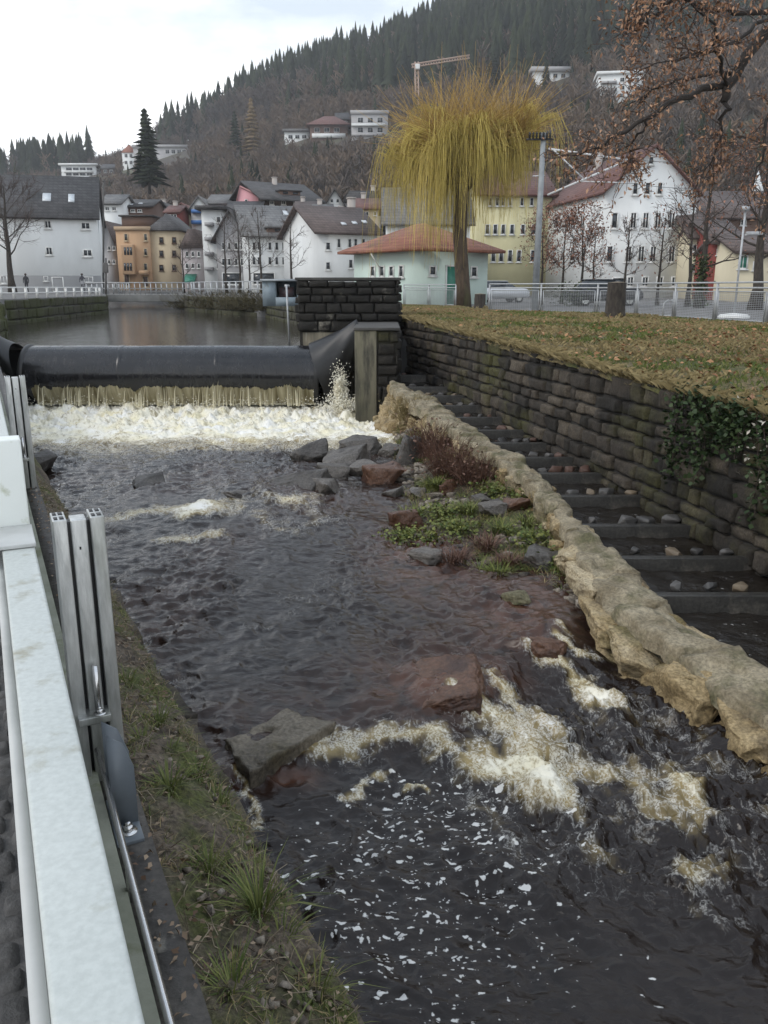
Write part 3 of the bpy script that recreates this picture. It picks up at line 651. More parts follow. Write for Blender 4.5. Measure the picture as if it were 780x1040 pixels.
# water fringing off the lower half of the tube
rf = np.random.default_rng(21); mb = MB()
for k in range(160):
    x = rf.uniform(-9.3, -1.95); e = 1.2 * fbm(np.array([x * 1.7]), np.array([0.]), s=8, o=3)[0]
    dens = .75 + .9 * fbm(np.array([x * .9]), np.array([5.]), s=3, o=2)[0]
    if x < -8.6: dens *= .5
    if rf.uniform() > dens: continue
    a0 = 3.52 + .22 * e + rf.normal(0, .06) - (rf.exponential(.05) if rf.uniform() < .4 else 0); wd = rf.uniform(.004, .017) * (1.3 if rf.uniform() < .15 else 1)
    y0 = cy + (rd + .012) * math.cos(a0); z0 = cz + (rd + .012) * math.sin(a0)
    q = np.linspace(0, 1, 6)[:, None]; ztop = z0; zb = -3.05
    pts = np.concatenate([x + .02 * rf.normal() * q, y0 - .02 - .22 * q ** .5, ztop + (zb - ztop) * q ** 1.4], 1)
    mb.tube(pts, wd * np.array([.15, .6, .9, 1, 1.1, 1.2]), 4, cap=False, tone=np.repeat(np.clip(rf.uniform(0, .6) + np.linspace(-.1, .7, 6) ** 2, 0, 1), 4))
xs_ = np.linspace(-9.45, -1.85, 1500); q = np.linspace(0, 1, 16); Xq, Qq = np.meshgrid(xs_, q)
a0 = 3.47 + .16 * fbm(Xq * 1.7, 0 * Xq, s=8, o=3) + .09 * fbm(Xq * 8, 0 * Xq, s=9, o=3) + .045 * np.clip(fbm(Xq * 22, 0 * Xq, s=10, o=2), -1, 1)
y0 = cy + (rd + .008) * np.cos(a0); z0 = cz + (rd + .008) * np.sin(a0); stx = fbm(Xq * 6, Qq * .8, s=12, o=4, g=.6)
ac = a0 + (4.25 - a0) * np.minimum(Qq / .35, 1); free = np.clip((Qq - .35) / .65, 0, 1); off = .012 + .03 * (stx + .5) * Qq
Yq = cy + (rd + off) * np.cos(ac) - .10 * free ** .7 - .05 * stx * free; Zq = cz + (rd + off) * np.sin(ac); Zq = Zq + (-3.08 - Zq) * free ** 1.3
mb.grid(np.stack([Xq, Yq, Zq], -1), tone=np.clip(.22 + .6 * Qq ** 1.1 + .42 * stx + .25 * fbm(Xq * 2.5, Qq, s=13, o=2), 0, 1))
M_fall = mat('falling_water', (.13, .105, .045), (.74, .68, .48), .35, attr='tone')
tag(mb.build('falling_water', M_fall, loc=(-5.7, DAMY - .6, -3.2), smooth=True), None, None, kind='stuff')
# splash beside the right end of the tube and along the foot
mb = MB()
def blobs(n, c, sp, r0):
    for k in range(n):
        p = np.array(c) + rf.normal(size=3) * sp; s_ = r0 * rf.uniform(.3, 1.3)
        bm = bmesh.new(); bmesh.ops.create_icosphere(bm, subdivisions=1, radius=s_)
        mb.bm(bm, lambda v, p=p: v * np.array((1, 1, rf.uniform(.8, 1.8))) + p)
blobs(1500, (-1.15, 22.0, -2.62), (.10, .12, .30), .013); blobs(900, (-1.0, 21.8, -2.95), (.3, .25, .12), .018); blobs(160, (-1.12, 22.0, -2.75), (.07, .1, .2), .04)
for k in range(1300):
    x = rf.uniform(-9.6, -.7); bl_ = max(0, vn(np.array([x * 1.3]), np.array([2.]), s=4)[0] + .5); p = (x, rf.uniform(20.9, 22.3), -3.0 + bl_ * .15 + rf.normal() * .1); s_ = rf.uniform(.004, .013)
    bm = bmesh.new(); bmesh.ops.create_icosphere(bm, subdivisions=1, radius=s_); mb.bm(bm, lambda v: v + np.array(p))
tag(mb.build('water_spray', mat('spray', (.8, .78, .7), (.75, .70, .55), .5), loc=(-4, 22, -3.1), smooth=True), None, None, kind='stuff')
# ---------------------------------------------------------------- pier
t = thing('weir_pier', 'dark weathered stone pier with lower concrete pillar at the right end of the weir', 'pier', (-.9, 24, -4))
mb = MB(); bx0, bx1, by0, by1 = -2.42, .42, 24.2, 26.6
stonewall(mb, (bx0, by0), (1, 0), (0, -1), bx1 - bx0, -1.2, lambda s: .18, .23, .3, .75, .06, 31, (6, 5), .006); stonewall(mb, (bx0, by1), (0, -1), (-1, 0), by1 - by0, -1.2, lambda s: .18, .27, .4, .9, .05, 32, (5, 4)); stonewall(mb, (bx1, by0), (0, 1), (1, 0), by1 - by0, -1.9, lambda s: .18, .27, .4, .9, .05, 33, (5, 4))
mb.box((bx0 + .03, by0 + .03, -3.9), (bx1 - .03, by1 - .03, .15)); mb.build('upper_block', M_pier, t, True)
MB().bbox((bx0 - .06, by0 - .06, .19), (bx1 + .06, by1 + .06, .27), .02).build('cap_slab', mat('cap_stone', (.065, .062, .057), (.04, .038, .035), .9, sc=3, bump=.4), t)
M_stainc = mat('lime_stained_concrete', (.16, .14, .10), (.06, .055, .04), .85, sc=2.2, bump=.4, bsc=12, c3=(.34, .32, .27), sc3=2.6, lo3=.55, hi3=.7, stretch=(1.6, 1.6, .22))
MB().box((bx0 + .12, by0 - .02, -3.9), (-.55, by0 + .1, -1.23)).box((bx0 + .1, by0 + .1, -3.9), (bx0 + .2, by1, -1.23)).build('stained_wall', M_stainc, t)
mb = MB(); px0, px1, py0, py1 = -.68, .36, 20.6, 24.1
mb.bbox((px0, py0 + .02, -4.2), (px1 - .02, py1, -1.02), .03); 
stonewall(mb, (px0 + .52, py0), (1, 0), (0, -1), px1 - px0 - .52, -3.9, lambda s: -1.02, .3, .3, .62, .04, 41, (5, 4)); stonewall(mb, (px1, py0), (0, 1), (1, 0), py1 - py0, -3.9, lambda s: -1.02, .3, .4, .8, .04, 42, (5, 4))
mb.build('pillar', M_wallstone, t, True)
MB().bbox((px0 - .03, py0 - .03, -4.2), (px0 + .50, py1 + .02, -1.0), .02).build('concrete_face', mat('algae_concrete', (.17, .155, .11), (.085, .08, .052), .85, sc=2, bump=.5, bsc=10, c3=(.045, .042, .032), sc3=2.2, stretch=(1.5, 1.5, .3), lo3=.5, hi3=.62), t)
MB().bbox((px0 - .05, py0 - .06, -1.0), (px1 + .03, py1 - .2, -.93), .02).build('cap_slab', MATS['cap_stone'], t)
# rock fill behind the pillar up to the ladder head
t = thing('ladder_headwall', 'short dark stone wall closing the head of the fish ladder behind the pier', 'stone wall', (.9, 27, -3))
mb = MB(); stonewall(mb, (.2, 26.9), (1, 0), (0, -1), 1.2, -3.2, lambda s: -.85, .3, .3, .7, .05, 51, (5, 4)); mb.box((.2, 26.95, -3.5), (1.6, 27.4, -.88)).build('stone_blocks', M_wallstone, t, True)
# steel cabin on the pier's upstream side
t = thing('switch_cabinet', 'grey-blue steel box with open front standing on the wall left of the stone pier', 'cabinet', P(285, 310, 30))
a = P(267, 311, 30); b_ = P(303, 284, 30); M_cab = mat('cabinet_paint', (.22, .27, .30), (.16, .20, .23), .6, sc=3, c3=(.10, .10, .09), sc3=2)
x0, x1, z0, z1 = a[0], b_[0], a[2], b_[2]
MB().box((x0, 30, z0), (x0 + .45, 31, z1 - .05)).box((x0, 30.9, z0), (x1, 31, z1 - .05)).box((x1 - .06, 30, z0), (x1, 30.9, z1 - .05)).box((x0 + .45, 30, z0), (x1 - .06, 30.9, z0 + .3)).build('body', M_cab, t)
MB().box((x0 - .06, 29.92, z1 - .05), (x1 + .06, 31.06, z1 + .02)).build('lid', mat('cabinet_lid', (.35, .38, .4)), t)
MB().box((x0 + .55, 30.3, z0 + .3), (x1 - .2, 30.7, z1 - .25)).build('gauge_panel', mat('gauge_panel', (.06, .06, .065), (.12, .05, .05), .4, sc=3), t)
t = thing('gauge_pole', 'thin pale steel pole standing against the wall beside the grey-blue cabinet', 'pole', P(292, 345, 26.2))
MB().tube([P(294, 348, 26.2), P(291, 290, 26.4)], .035, 6).build('shaft', M_galv, t); MB().box(tuple(P(289, 292, 26.38)), tuple(P(294, 289, 26.5))).build('end_cap', M_galv, t)
# wall under the cabinet and on along the right bank upstream
t = thing('river_wall', 'overgrown stone wall along the right bank above the weir, running to the bridge', 'stone wall', (-8, 50, -3))
mb = MB()
for i in range(len(RB) - 3):
    p, q = RB[i], RB[i + 1]; d = q - p; ln = np.linalg.norm(d); d /= ln
    stonewall(mb, p, d, (-d[1], d[0]), ln, -2.2, lambda s: -.55 if i else -.75, .4, .5, 1.2, .05, 60 + i, (4, 4)); n_ = np.array((d[1], -d[0])) * .25
    mb.prism([(*p, -3), (*q, -3), (*(q + n_), -3), (*(p + n_), -3)], (0, 0, 2.3 if i else 2.1))
mb.build('stone_blocks', stone_mat('bank_wall_stone', [(.05, .048, .035), (.10, .095, .07), (.16, .15, .12)], moss=(.06, .065, .025), msc=.4, mlo=.45, mhi=.6), t, True)
t = thing('river_wall', 'mossy dark stone wall along the left bank above the weir, below the white house', 'stone wall', (-17, 50, -3))
mb = MB()
for i in range(2, len(LB) - 3):
    p, q = LB[i], LB[i + 1]; d = q - p; ln = np.linalg.norm(d); d /= ln
    stonewall(mb, p, d, (d[1], -d[0]), ln, -2.2, lambda s: -.5 if i > 2 else -.9, .38, .5, 1.2, .05, 70 + i, (4, 4)); n_ = np.array((-d[1], d[0])) * .3
    mb.prism([(*p, -3), (*q, -3), (*(q + n_), -3), (*(p + n_), -3)], (0, 0, 2.45 if i > 2 else 2.05))
mb.build('stone_blocks', stone_mat('left_bank_stone', [(.045, .045, .03), (.085, .085, .06), (.14, .135, .10)], moss=(.05, .06, .02), msc=.4, mlo=.42, mhi=.58), t, True)
# ============================================================ LEFT EMBANKMENT AND RAILING
M_soil = mat('bank_soil', (.17, .135, .10), (.075, .058, .042), .95, sc=7, bump=1, bsc=22, c3=(.085, .095, .025), sc3=2.4, lo3=.47, hi3=.62, bdist=.04, grain=45, gamt=.6)
t = thing('embankment_wall', 'overgrown low concrete embankment wall between white railing and river', 'embankment', W(6, .5, -3.5))
M_ledge = mat('wet_concrete', (.075, .068, .06), (.035, .031, .028), .6, sc=2.5, bump=.5, bsc=16, c3=(.16, .15, .13), sc3=7, lo3=.62, hi3=.68, grain=40)
MB().box((-1, .212, -2.3), (22.4, .328, -1.75), WM).build('concrete_ledge', M_ledge, t)
MB().box((-1, .05, -2.3), (22.4, .209, -1.71), WM).build('plinth', mat('slimy_concrete', (.20, .21, .17), (.12, .13, .095), .7, sc=4, bump=.3, c3=(.08, .09, .04), sc3=3), t)
s_ = np.concatenate([np.linspace(.6, 6, 330), np.linspace(6.05, 22.6, 260)]); n_ = np.linspace(.326, .81, 48)
def nout(s): return np.maximum(.855 - .0375 * np.asarray(s, float), .345)
S, Nn = np.meshgrid(s_, n_, indexing='ij'); Un = (Nn - .326) / (.81 - .326); Nn = .326 + Un * (nout(S) + .02 - .326)
edge_ = .03 * fbm(S * 2.5, S * 0, s=3, o=3)
Zz = -1.83 - .24 * (Un * 1.06) ** 1.2 + .05 * fbm(S * 3, Nn * 3, s=1, o=4) + .02 * fbm(S * 14, Nn * 14, s=6, o=3)
Nn2 = Nn + edge_ * sst(.4, .95, Un)
Zz = np.where(Un > .95, Zz - (Un - .95) * 2.2, Zz)
bankV = W(S, Nn2, Zz)
MB().grid(bankV).build('soil_top', M_soil, t, True)
mb = MB(); p0 = W(.4, float(nout(.4)), 0)[:2]; p1 = W(13.6, .345, 0)[:2]; dq = (p1 - p0) / np.linalg.norm(p1 - p0)
stonewall(mb, p0, dq, (-dq[1] * -1, dq[0] * -1), float(np.linalg.norm(p1 - p0)), -4.0, lambda s: -2.1, .34, .4, .9, .05, 81, (6, 5)); stonewall(mb, p1, DS, DN, 9.2, -4.0, lambda s: -2.0, .34, .4, .9, .05, 82, (6, 5)); mb.build('stone_face', M_wallstone, t, True)
MB().prism(WM(np.array([(.2, .33, -4.4), (22.6, .33, -4.4), (22.6, .335, -4.4), (13.6, .335, -4.4), (.2, .835, -4.4)])), (0, 0, 2.15)).build('core', M_mort, t)
# walkway with cobbles
rr = np.random.default_rng(5); mb = MB(); s0 = .2
M_cob = mat('walk_cobbles', (.085, .082, .08), (.04, .039, .038), .7, sc=7, bump=.5, bsc=30)
while s0 < 9:
    l = rr.uniform(.085, .12); n0 = -.9 + rr.uniform(0, .08)
    while n0 < .03:
        w_ = rr.uniform(.085, .12); uu = np.linspace(-1, 1, 6); A_u, B_u = np.meshgrid(uu, uu)
        h = .018 * (1 - .35 * np.maximum(np.abs(A_u), np.abs(B_u)) ** 6) - .03 * (np.maximum(np.abs(A_u), np.abs(B_u)) > .99) + .003 * rr.normal(size=A_u.shape) + rr.uniform(-.004, .004)
        rot = 1 - .12 * (np.abs(A_u * B_u))
        mb.grid(W(s0 + l / 2 + A_u * rot * l * .49, n0 + w_ / 2 + B_u * rot * w_ * .49, -1.775 + h)); n0 += w_
    s0 += l
mb.grid(W(*np.meshgrid(np.linspace(-1, 22, 30), np.linspace(-3, .049, 12), indexing='ij'), -1.776))
struct(mb.build('walkway', M_cob, smooth=True, loc=(0, 3, -1.8)))
# the white railing
M_white = mat('white_paint', (.46, .485, .465), (.43, .455, .435), .38, sc=2, bump=.05, bsc=90, c3=(.27, .26, .20), sc3=11, lo3=.58, hi3=.74, grain=90, gamt=.10)
M_grey = mat('grey_paint', (.48, .49, .48), (.38, .39, .38), .5, sc=5)
t = thing('guard_rail', 'white painted flat steel guard rail with dirt marks running along the walkway', 'railing', W(2, 0, -1.75))
mb = MB(); mb.bbox((-.5, -.0126, -.80), (14.5, .074, -.72), .007, WM); mb.build('top_beam', M_white, t)
MB().box((-.5, -.034, -.815), (14.5, -.014, -.775), WM).build('side_flange', M_grey, t)
MB().box((-.5, -.006, -1.7), (14.5, .05, -.803), WM).build('infill_panel', M_grey, t)
pl = thing  # noqa
MB().bbox((2.72, -.22, -.715), (2.80, .074, -.44), .006, WM).build('end_plate', mat('white_paint_mossy', (.74, .77, .74), (.68, .71, .68), .45, sc=2, c3=(.30, .32, .18), sc3=9, lo3=.62, hi3=.75), t)
fp = MB().bbox((2.50, -.2, -.718), (2.718, .078, -.706), .003, WM).build('foot_plate', M_grey, t)
b0 = PZ(12.5, 523, -.70); sb, nb = b0[0] * DS[0] + b0[1] * DS[1], b0[0] * DN[0] + b0[1] * DN[1]
def hexbolt(mb, s, n, z, r, h):
    c = W(s, n, z); a = np.arange(6) * math.pi / 3
    mb.lathe(tuple(c), [(0, 0), (r * 1.75, 0), (r * 1.75, .004), (r * .2, .004)], 14)
    mb.prism(np.stack([c[0] + r * np.cos(a), c[1] + r * np.sin(a), a * 0 + c[2] + .004], -1), (0, 0, h)); mb.lathe((c[0], c[1], c[2] + h + .004), [(r * .55, 0), (r * .55, h * .5), (r * .4, h * .65), (0, h * .65)], 10); return mb
hexbolt(MB(), sb, nb, -.706, .013, .014).build('bolt', M_stain, t)
for s in (.35, 1.55):
    MB().box((s, -.037, -.80), (s + .02, -.033, -.785), WM).build('slot', M_black, t)
# aluminium guide posts
def guide_post(s, label):
    t = thing('guide_post', label, 'post', W(s, .23, -1.75), 'aluminium guide posts along the railing')
    def bx(a, b_, r=.004): return MB().bbox((s + a[0], a[1], a[2]), (s + b_[0], b_[1], b_[2]), r, WM)
    for n0 in (.146, .266):
        f_ = bx((-.06, n0, -1.75), (.06, n0 + .045, -.747)).build('flange', M_alu, t)
        MB().box((s - .05, n0 + .006, -.7468), (s - .012, n0 + .018, -.7455), WM).box((s - .05, n0 + .024, -.7468), (s - .012, n0 + .038, -.7455), WM).box((s + .012, n0 + .006, -.7468), (s + .05, n0 + .018, -.7455), WM).box((s + .012, n0 + .024, -.7468), (s + .05, n0 + .038, -.7455), WM).build('cavity', M_black, f_)
    bx((-.045, .203, -1.75), (.03, .254, -.755)).build('web', M_alu, t)
    bx((-.025, .188, -1.74), (.02, .27, -.765), .002).build('inner_strip', M_black, t)
    MB().box((s - .0465, .224, -.86), (s - .0445, .230, -.85), WM).build('bolt_hole', M_black, t)
    MB().tube(W(np.array([s - .07, s - .07]), .232, np.array([-1.46, -1.28])), .011, 10).build('threaded_rod', M_stain, t)
    MB().bbox((s - .10, .16, -1.49), (s - .0, .27, -1.462), .003, WM).build('clamp_plate', M_alu, t)
    hexbolt(MB(), s - .08, .235, -1.462, .012, .014).build('clamp_bolt', M_stain, t)
    return t
guide_post(2.94, 'nearer aluminium guide post with slotted profile and black grooves beside the white railing')
guide_post(8.05, 'farther aluminium guide post, cut by the left picture edge in front of the weir')
# gusset bracket
c = PZ(128, 850, -1.75); sB, nB = c[0] * DS[0] + c[1] * DS[1], c[0] * DN[0] + c[1] * DN[1]
t = thing('support_bracket', 'dark grey steel gusset bracket bolted to the ledge below the guide post', 'bracket', W(sB, nB, -1.75))
M_gp = mat('bracket_paint', (.13, .15, .17), (.10, .115, .13), .45, sc=5)
for ds in (.05, .15):
    pol = [(sB + ds, nB - .03, -1.748), (sB + ds, nB + .05, -1.748), (sB + ds, nB + .05, -1.53), (sB + ds, nB + .02, -1.44), (sB + ds, nB - .03, -1.40)]
    MB().prism(pol, (.012, 0, 0), WM).build('gusset_plate', M_gp, t)
MB().bbox((sB - .05, nB - .035, -1.749), (sB + .22, nB + .052, -1.735), .003, WM).build('base_plate', M_gp, t)
hexbolt(MB(), sB + .005, nB + .01, -1.735, .017, .02).build('anchor_bolt', M_stain, t)
t = thing('steel_pipe', 'thin stainless steel pipe running low along the foot of the white railing', 'pipe', W(1.5, .215, -1.75))
MB().tube(W(np.linspace(-.5, 2.86, 12), .2145, -1.60), .0105, 10).build('pipe', M_stain, t, True)
for s in (.9, 2.2): MB().box((s, .21, -1.75), (s + .02, .219, -1.60), WM).build('bracket', M_stain, t)
# ---------------------------------------------------------------- plants
def blades(mb, c, n, h, spread, wd, rg, lean=.6, tone=(0, 1)):
    for k in range(n):
        a = rg.uniform(0, 6.283); l = h * rg.uniform(.5, 1.15); d = np.array((math.cos(a), math.sin(a))); ln = lean * rg.uniform(.3, 1.3)
        b0 = np.array(c[:2]) + d * spread * rg.uniform(0, 1); q = np.array([0, .35, .7, 1.0])
        ctr = np.stack([b0[0] + d[0] * ln * l * q ** 1.8, b0[1] + d[1] * ln * l * q ** 1.8, c[2] - .01 + l * (q - .38 * ln * q ** 2.4)], -1)
        sd_ = np.array((-d[1], d[0], 0)) * wd * rg.uniform(.6, 1.2); ww = np.array([.8, 1, .7, .05])[:, None]
        mb.grid(np.stack([ctr - sd_ * ww, ctr + sd_ * ww], 1), tone=np.full((4, 2), rg.uniform(*tone)))
def leaves(mb, pts, size, rg, tone=(0, 1), flat=.5, asp=.55, fold=.25):
    pts = np.asarray(pts, float); n = len(pts); a = rg.uniform(0, 6.283, n); el = rg.normal(0, flat, n); ro = rg.normal(0, .7, n)
    d = np.stack([np.cos(a) * np.cos(el), np.sin(a) * np.cos(el), np.sin(el)], -1); sd_ = np.cross(d, np.array((0, 0, 1.))); sd_ /= np.linalg.norm(sd_, axis=1)[:, None] + 1e-6; up = np.cross(sd_, d)
    sd2 = sd_ * np.cos(ro)[:, None] + up * np.sin(ro)[:, None]; nm = np.cross(sd2, d)
    l = (size * rg.uniform(.6, 1.3, n))[:, None]
    v = np.stack([pts, pts + d * l * .5 + sd2 * l * asp * .5 + nm * l * fold * .4, pts + d * l - nm * l * .1, pts + d * l * .5 - sd2 * l * asp * .5 + nm * l * fold * .4], 1)
    mb.add(v.reshape(-1, 3), (np.arange(n)[:, None] * 4 + np.array([[0, 1, 2, 3]])), tone=np.repeat(rg.uniform(tone[0], tone[1], n), 4))
def leafmat(name, c1, c2, rough=.6, trans=.25):
    m = mat(name, c1, c2, rough, attr='tone'); b = m.node_tree.nodes['Principled BSDF']
    b.inputs['Subsurface Weight'].default_value = 0; b.inputs['Specular IOR Level'].default_value = .25
    return m
M_gr = leafmat('grass_green', (.055, .085, .018), (.16, .17, .05)); M_dry = leafmat('grass_dry', (.15, .115, .05), (.30, .24, .12)); M_lf = leafmat('weed_green', (.045, .075, .018), (.20, .21, .055)); M_deadl = leafmat('dead_leaf', (.12, .05, .025), (.30, .16, .08)); M_red = leafmat('dead_stem', (.08, .04, .03), (.16, .09, .06))
def bank_z(s, n): return float(-1.83 - .24 * min(max(n - .326, 0) / (float(nout(s)) - .306) * 1.06, 1.1) ** 1.2)
tl = [(129, 695, .12, 60, 'small grass tuft on the bank just right of the guide post'), (161, 727, .14, 70, 'grass tuft on the bank above the gusset bracket'), (146, 762, .12, 55, 'low grass tuft on the embankment right beside the bracket top'), (172, 757, .10, 50, 'short grass tuft near the middle of the left bank'), (173, 808, .17, 95, 'bright green grass tuft right of the bracket bolt'), (200, 772, .12, 45, 'sparse grass tuft left of the flat slab in the river'), (223, 793, .11, 40, 'yellowish grass tuft on the bank edge by the river slab'), (214, 886, .16, 60, 'thin grass tuft in the middle of the lower bank'), (263, 915, .26, 120, 'largest grass tuft with long arching blades on the lower bank edge'), (236, 1026, .16, 60, 'grass tuft at the bottom edge of the picture'), (285, 935, .14, 30, 'wispy grass tuft just right of the largest one'), (322, 985, .20, 26, 'few thin grass stalks leaning over the water at lower bank edge')]
rg = np.random.default_rng(8)
for x, y, h, n, lab in tl:
    p = PZ(x, y + 8, -1.95); n0 = p[0] * DN[0] + p[1] * DN[1]; s0 = p[0] * DS[0] + p[1] * DS[1]; n0 = float(np.clip(n0, .35, float(nout(s0)) - .03)); z = bank_z(s0, n0); c = W(s0, n0, z)
    mb = MB(); blades(mb, c, n, h * .8, .05, .0024, rg, 1.0); tag(mb.build('grass_tuft', M_gr, loc=c), lab, 'grass tuft', 'grass tufts on the left bank')
# small growth covering the bank: moss cushions, sprigs and fallen leaves
mb = MB(); md = MB(); me_ = MB()
for k in range(5200):
    s0 = .9 + 8 * rg.uniform() ** 1.6; n0 = rg.uniform(.34, float(nout(s0)) - .01); dn = fbm(np.array([s0 * 1.6]), np.array([n0 * 3]), s=14, o=3)[0]
    if n0 < float(nout(s0)) - .1 and dn < -.05: continue
    c = W(s0, n0, bank_z(s0, n0)); blades(md if rg.uniform() < .45 else mb, c, 4, rg.uniform(.02, .06), .02, .0016, rg, 1.2)
tag(mb.build('bank_grass', M_gr, loc=W(3, .55, -2)), None, None, kind='stuff'); tag(md.build('dry_bank_grass', M_dry, loc=W(3, .55, -2)), None, None, kind='stuff')
pts = []
for k in range(1500):
    s0 = .9 + 8 * rg.uniform() ** 1.5; n0 = rg.uniform(.24, float(nout(s0)) - .02); pts.append(W(s0, n0, (bank_z(s0, n0) if n0 > .33 else -1.75) + .012))
ml = MB(); leaves(ml, pts, .024, rg, flat=.2); tag(ml.build('leaf_litter', leafmat('pale_leaf', (.09, .05, .03), (.34, .26, .18)), loc=W(3, .55, -1.9)), None, None, kind='stuff')
mt_ = MB()
for k in range(1500):
    s0 = .9 + 8 * rg.uniform() ** 1.5; n0 = rg.uniform(.335, float(nout(s0)) - .015); c = W(s0, n0, bank_z(s0, n0) + .012); a = rg.uniform(0, 6.28); l = rg.uniform(.015, .07); d = np.array((math.cos(a), math.sin(a), rg.normal() * .25)) * l
    mt_.tube([c - d, c + rg.normal(size=3) * .006, c + d], rg.uniform(.0008, .0022), 3, cap=False, tone=rg.uniform())
tag(mt_.build('twig_litter', leafmat('twig_bits', (.07, .045, .03), (.34, .28, .2)), loc=W(3, .55, -1.9)), None, None, kind='stuff')
mt_ = MB()
for k in range(420):
    s0 = .9 + 7 * rg.uniform() ** 1.5; n0 = rg.uniform(.335, float(nout(s0)) - .015); z_ = rg.uniform(.008, .028)
    mt_.bm(rockbm((z_ * 1.5, z_ * 1.2, z_), 2000 + k % 40, 10, 0, 0, .0, .7), placer(W(s0, n0, bank_z(s0, n0) + z_ * .2), rg.uniform(0, 6)), tone=rg.uniform())
tag(mt_.build('bank_pebbles', stone_mat('pebble', [(.06, .05, .042), (.16, .135, .11), (.3, .27, .23)]), loc=W(3, .55, -1.9)), None, None, kind='stuff')
# ============================================================ GRAVEL BANK, BOULDERS, WEEDS BY THE DIVIDER WALL
ISL = np.array([PZ(*q, -3.22)[:2] for q in [(608, 628), (575, 606), (530, 588), (482, 574), (440, 552), (412, 528), (396, 500), (392, 478), (400, 452), (402, 436)]]); ISL = ISL[np.argsort(ISL[:, 1])]
def islX(Y): return np.interp(Y, ISL[:, 1], ISL[:, 0])
def isl_z(X, Y):
    a = islX(Y); b_ = copR(Y) + .1; u_ = np.clip((X - a) / np.maximum(b_ - a, .15), 0, 1.2)
    return -3.27 + u_ ** .8 * (copZ(Y) - .38 + 3.27) + .06 * fbm(np.asarray(X) * 2.5, np.asarray(Y) * 2.5, s=2, o=4)
ys = np.linspace(ISL[0, 1], 20.4, 150); U = np.linspace(-.25, 1.05, 60)
Yg, Ug = np.meshgrid(ys, U, indexing='ij'); a = islX(Yg); b_ = copR(Yg) + .1; wd_ = np.maximum(b_ - a, .15); Xg = a + wd_ * Ug
Zg = np.where(Ug < 0, -3.27 + Ug * .8, isl_z(Xg, Yg))
M_grav = mat('gravel_bank', (.10, .07, .045), (.045, .035, .022), .9, sc=5, bump=1, bsc=18, c3=(.09, .10, .03), sc3=1.1, lo3=.5, hi3=.6, bdist=.05, grain=30, gamt=.6)
struct(MB().grid(np.stack([Xg, Yg, Zg], -1)).build('gravel_bank', M_grav, loc=(1.5, 13, -3.3), smooth=True))
# boulders: pixel of the middle of the foot, size, material, label
BL = [(313, 470, (.75, .6, .62), 0, 'dark upright boulder at the left end of the rock pile below the weir'), (350, 476, (1.15, .7, .5), 0, 'large flat dark slab in the rock pile, nearest the foam'), (340, 485, (.75, .5, .34), 0, 'small dark wet boulder at the front of the rock pile'), (306, 500, (.95, .9, .42), 0, 'broad pale wet boulder at the left front of the rock pile'), (333, 502, (.60, .5, .34), 0, 'low angular stone at the water edge in front of the rock pile'), (389, 492, (.72, .55, .46), 1, 'rusty brown boulder at the right front of the rock pile'), (417, 476, (.55, .5, .85), 2, 'tall pale grey slab leaning by the foot of the pier'), (378, 482, (.8, .45, .3), 2, 'flat tilted slab in the middle of the rock pile'), (400, 464, (.6, .6, .4), 0, 'dark stone in the rock pile close to the pier'), (365, 462, (.8, .6, .45), 0, 'dark stone at the back of the rock pile, in the foam'), (413, 533, (.45, .4, .28), 1, 'reddish boulder at the left edge of the weedy gravel bank'), (501, 530, (.46, .38, .28), 2, 'grey block lying among the weeds of the gravel bank'), (524, 528, (.42, .36, .26), 1, 'brown stone beside the grey block in the weeds'), (553, 574, (.52, .42, .24), 0, 'dark flat stone below the divider wall at the end of the gravel bank'), (434, 568, (.40, .3, .14), 0, 'low dark stone at the water edge in front of the weeds'), (489, 520, (.3, .25, .18), 2, 'small grey stone among the weeds'), (150, 497, (.72, .55, .30), 0, 'dark rock breaking the surface in the left half of the river'), (526, 611, (.30, .24, .13), 3, 'small flat mossy stone in shallow water below the gravel bank'), (449, 712, (.95, .8, .36), 1, 'round reddish brown rock just under the water above the rapids'), (552, 662, (.46, .34, .26), 1, 'dark brown rock hump beside the foam near the divider wall'), (36, 482, (.6, .5, .55), 0, 'dark boulder at the foot of the left embankment'), (240, 506, (1.0, .7, .20), 0, 'low wet rock nearly covered by the riffle in mid river'), (455, 505, (.35, .3, .25), 1, 'rusty stone half hidden by grass on the gravel bank'), (296, 800, (.30, .25, .12), 1, 'orange stone under thin water below the flat slab'), (425, 505, (.3, .25, .16), 0, 'small dark stone behind the reddish boulder'), (398, 504, (.34, .3, .16), 0, 'flat dark stone between rock pile and weeds')]
M_moss = stone_mat('mossy_stone', [(.09, .085, .05), (.13, .12, .07), (.16, .15, .10)], moss=(.07, .08, .02), msc=4)
for i, (x, y, sz, k, lab) in enumerate(BL):
    z = -3.2 if y < 640 else -3.23
    if y > 760: z = -3.5
    p = PZ(x, y, z)
    if 395 < x < 600 and 478 < y < 600 and p[0] > islX(p[1]): p[2] = float(isl_z(p[0], p[1]))
    f = .16 if k != 1 or y < 640 else -.17
    o = MB().bm(rockbm(sz, 300 + i, 40 if (k == 1 and y > 640) else 13, .04 if i % 2 else .07, 3, .05, .9 if (k == 1 and y > 640) else .42), placer((p[0], p[1] + sz[1] * .3, p[2] + sz[2] * f), i * 1.3, [.25, -.2, .1][i % 3]), tone=.25 + .5 * ((i * 37) % 10) / 10).build('boulder', [M_rock, M_redrock, M_pale if y > 610 else M_rock, M_moss][k], loc=p, smooth=(k == 1 and y > 640))
    tag(o, lab, 'rock', 'boulders in and beside the river')
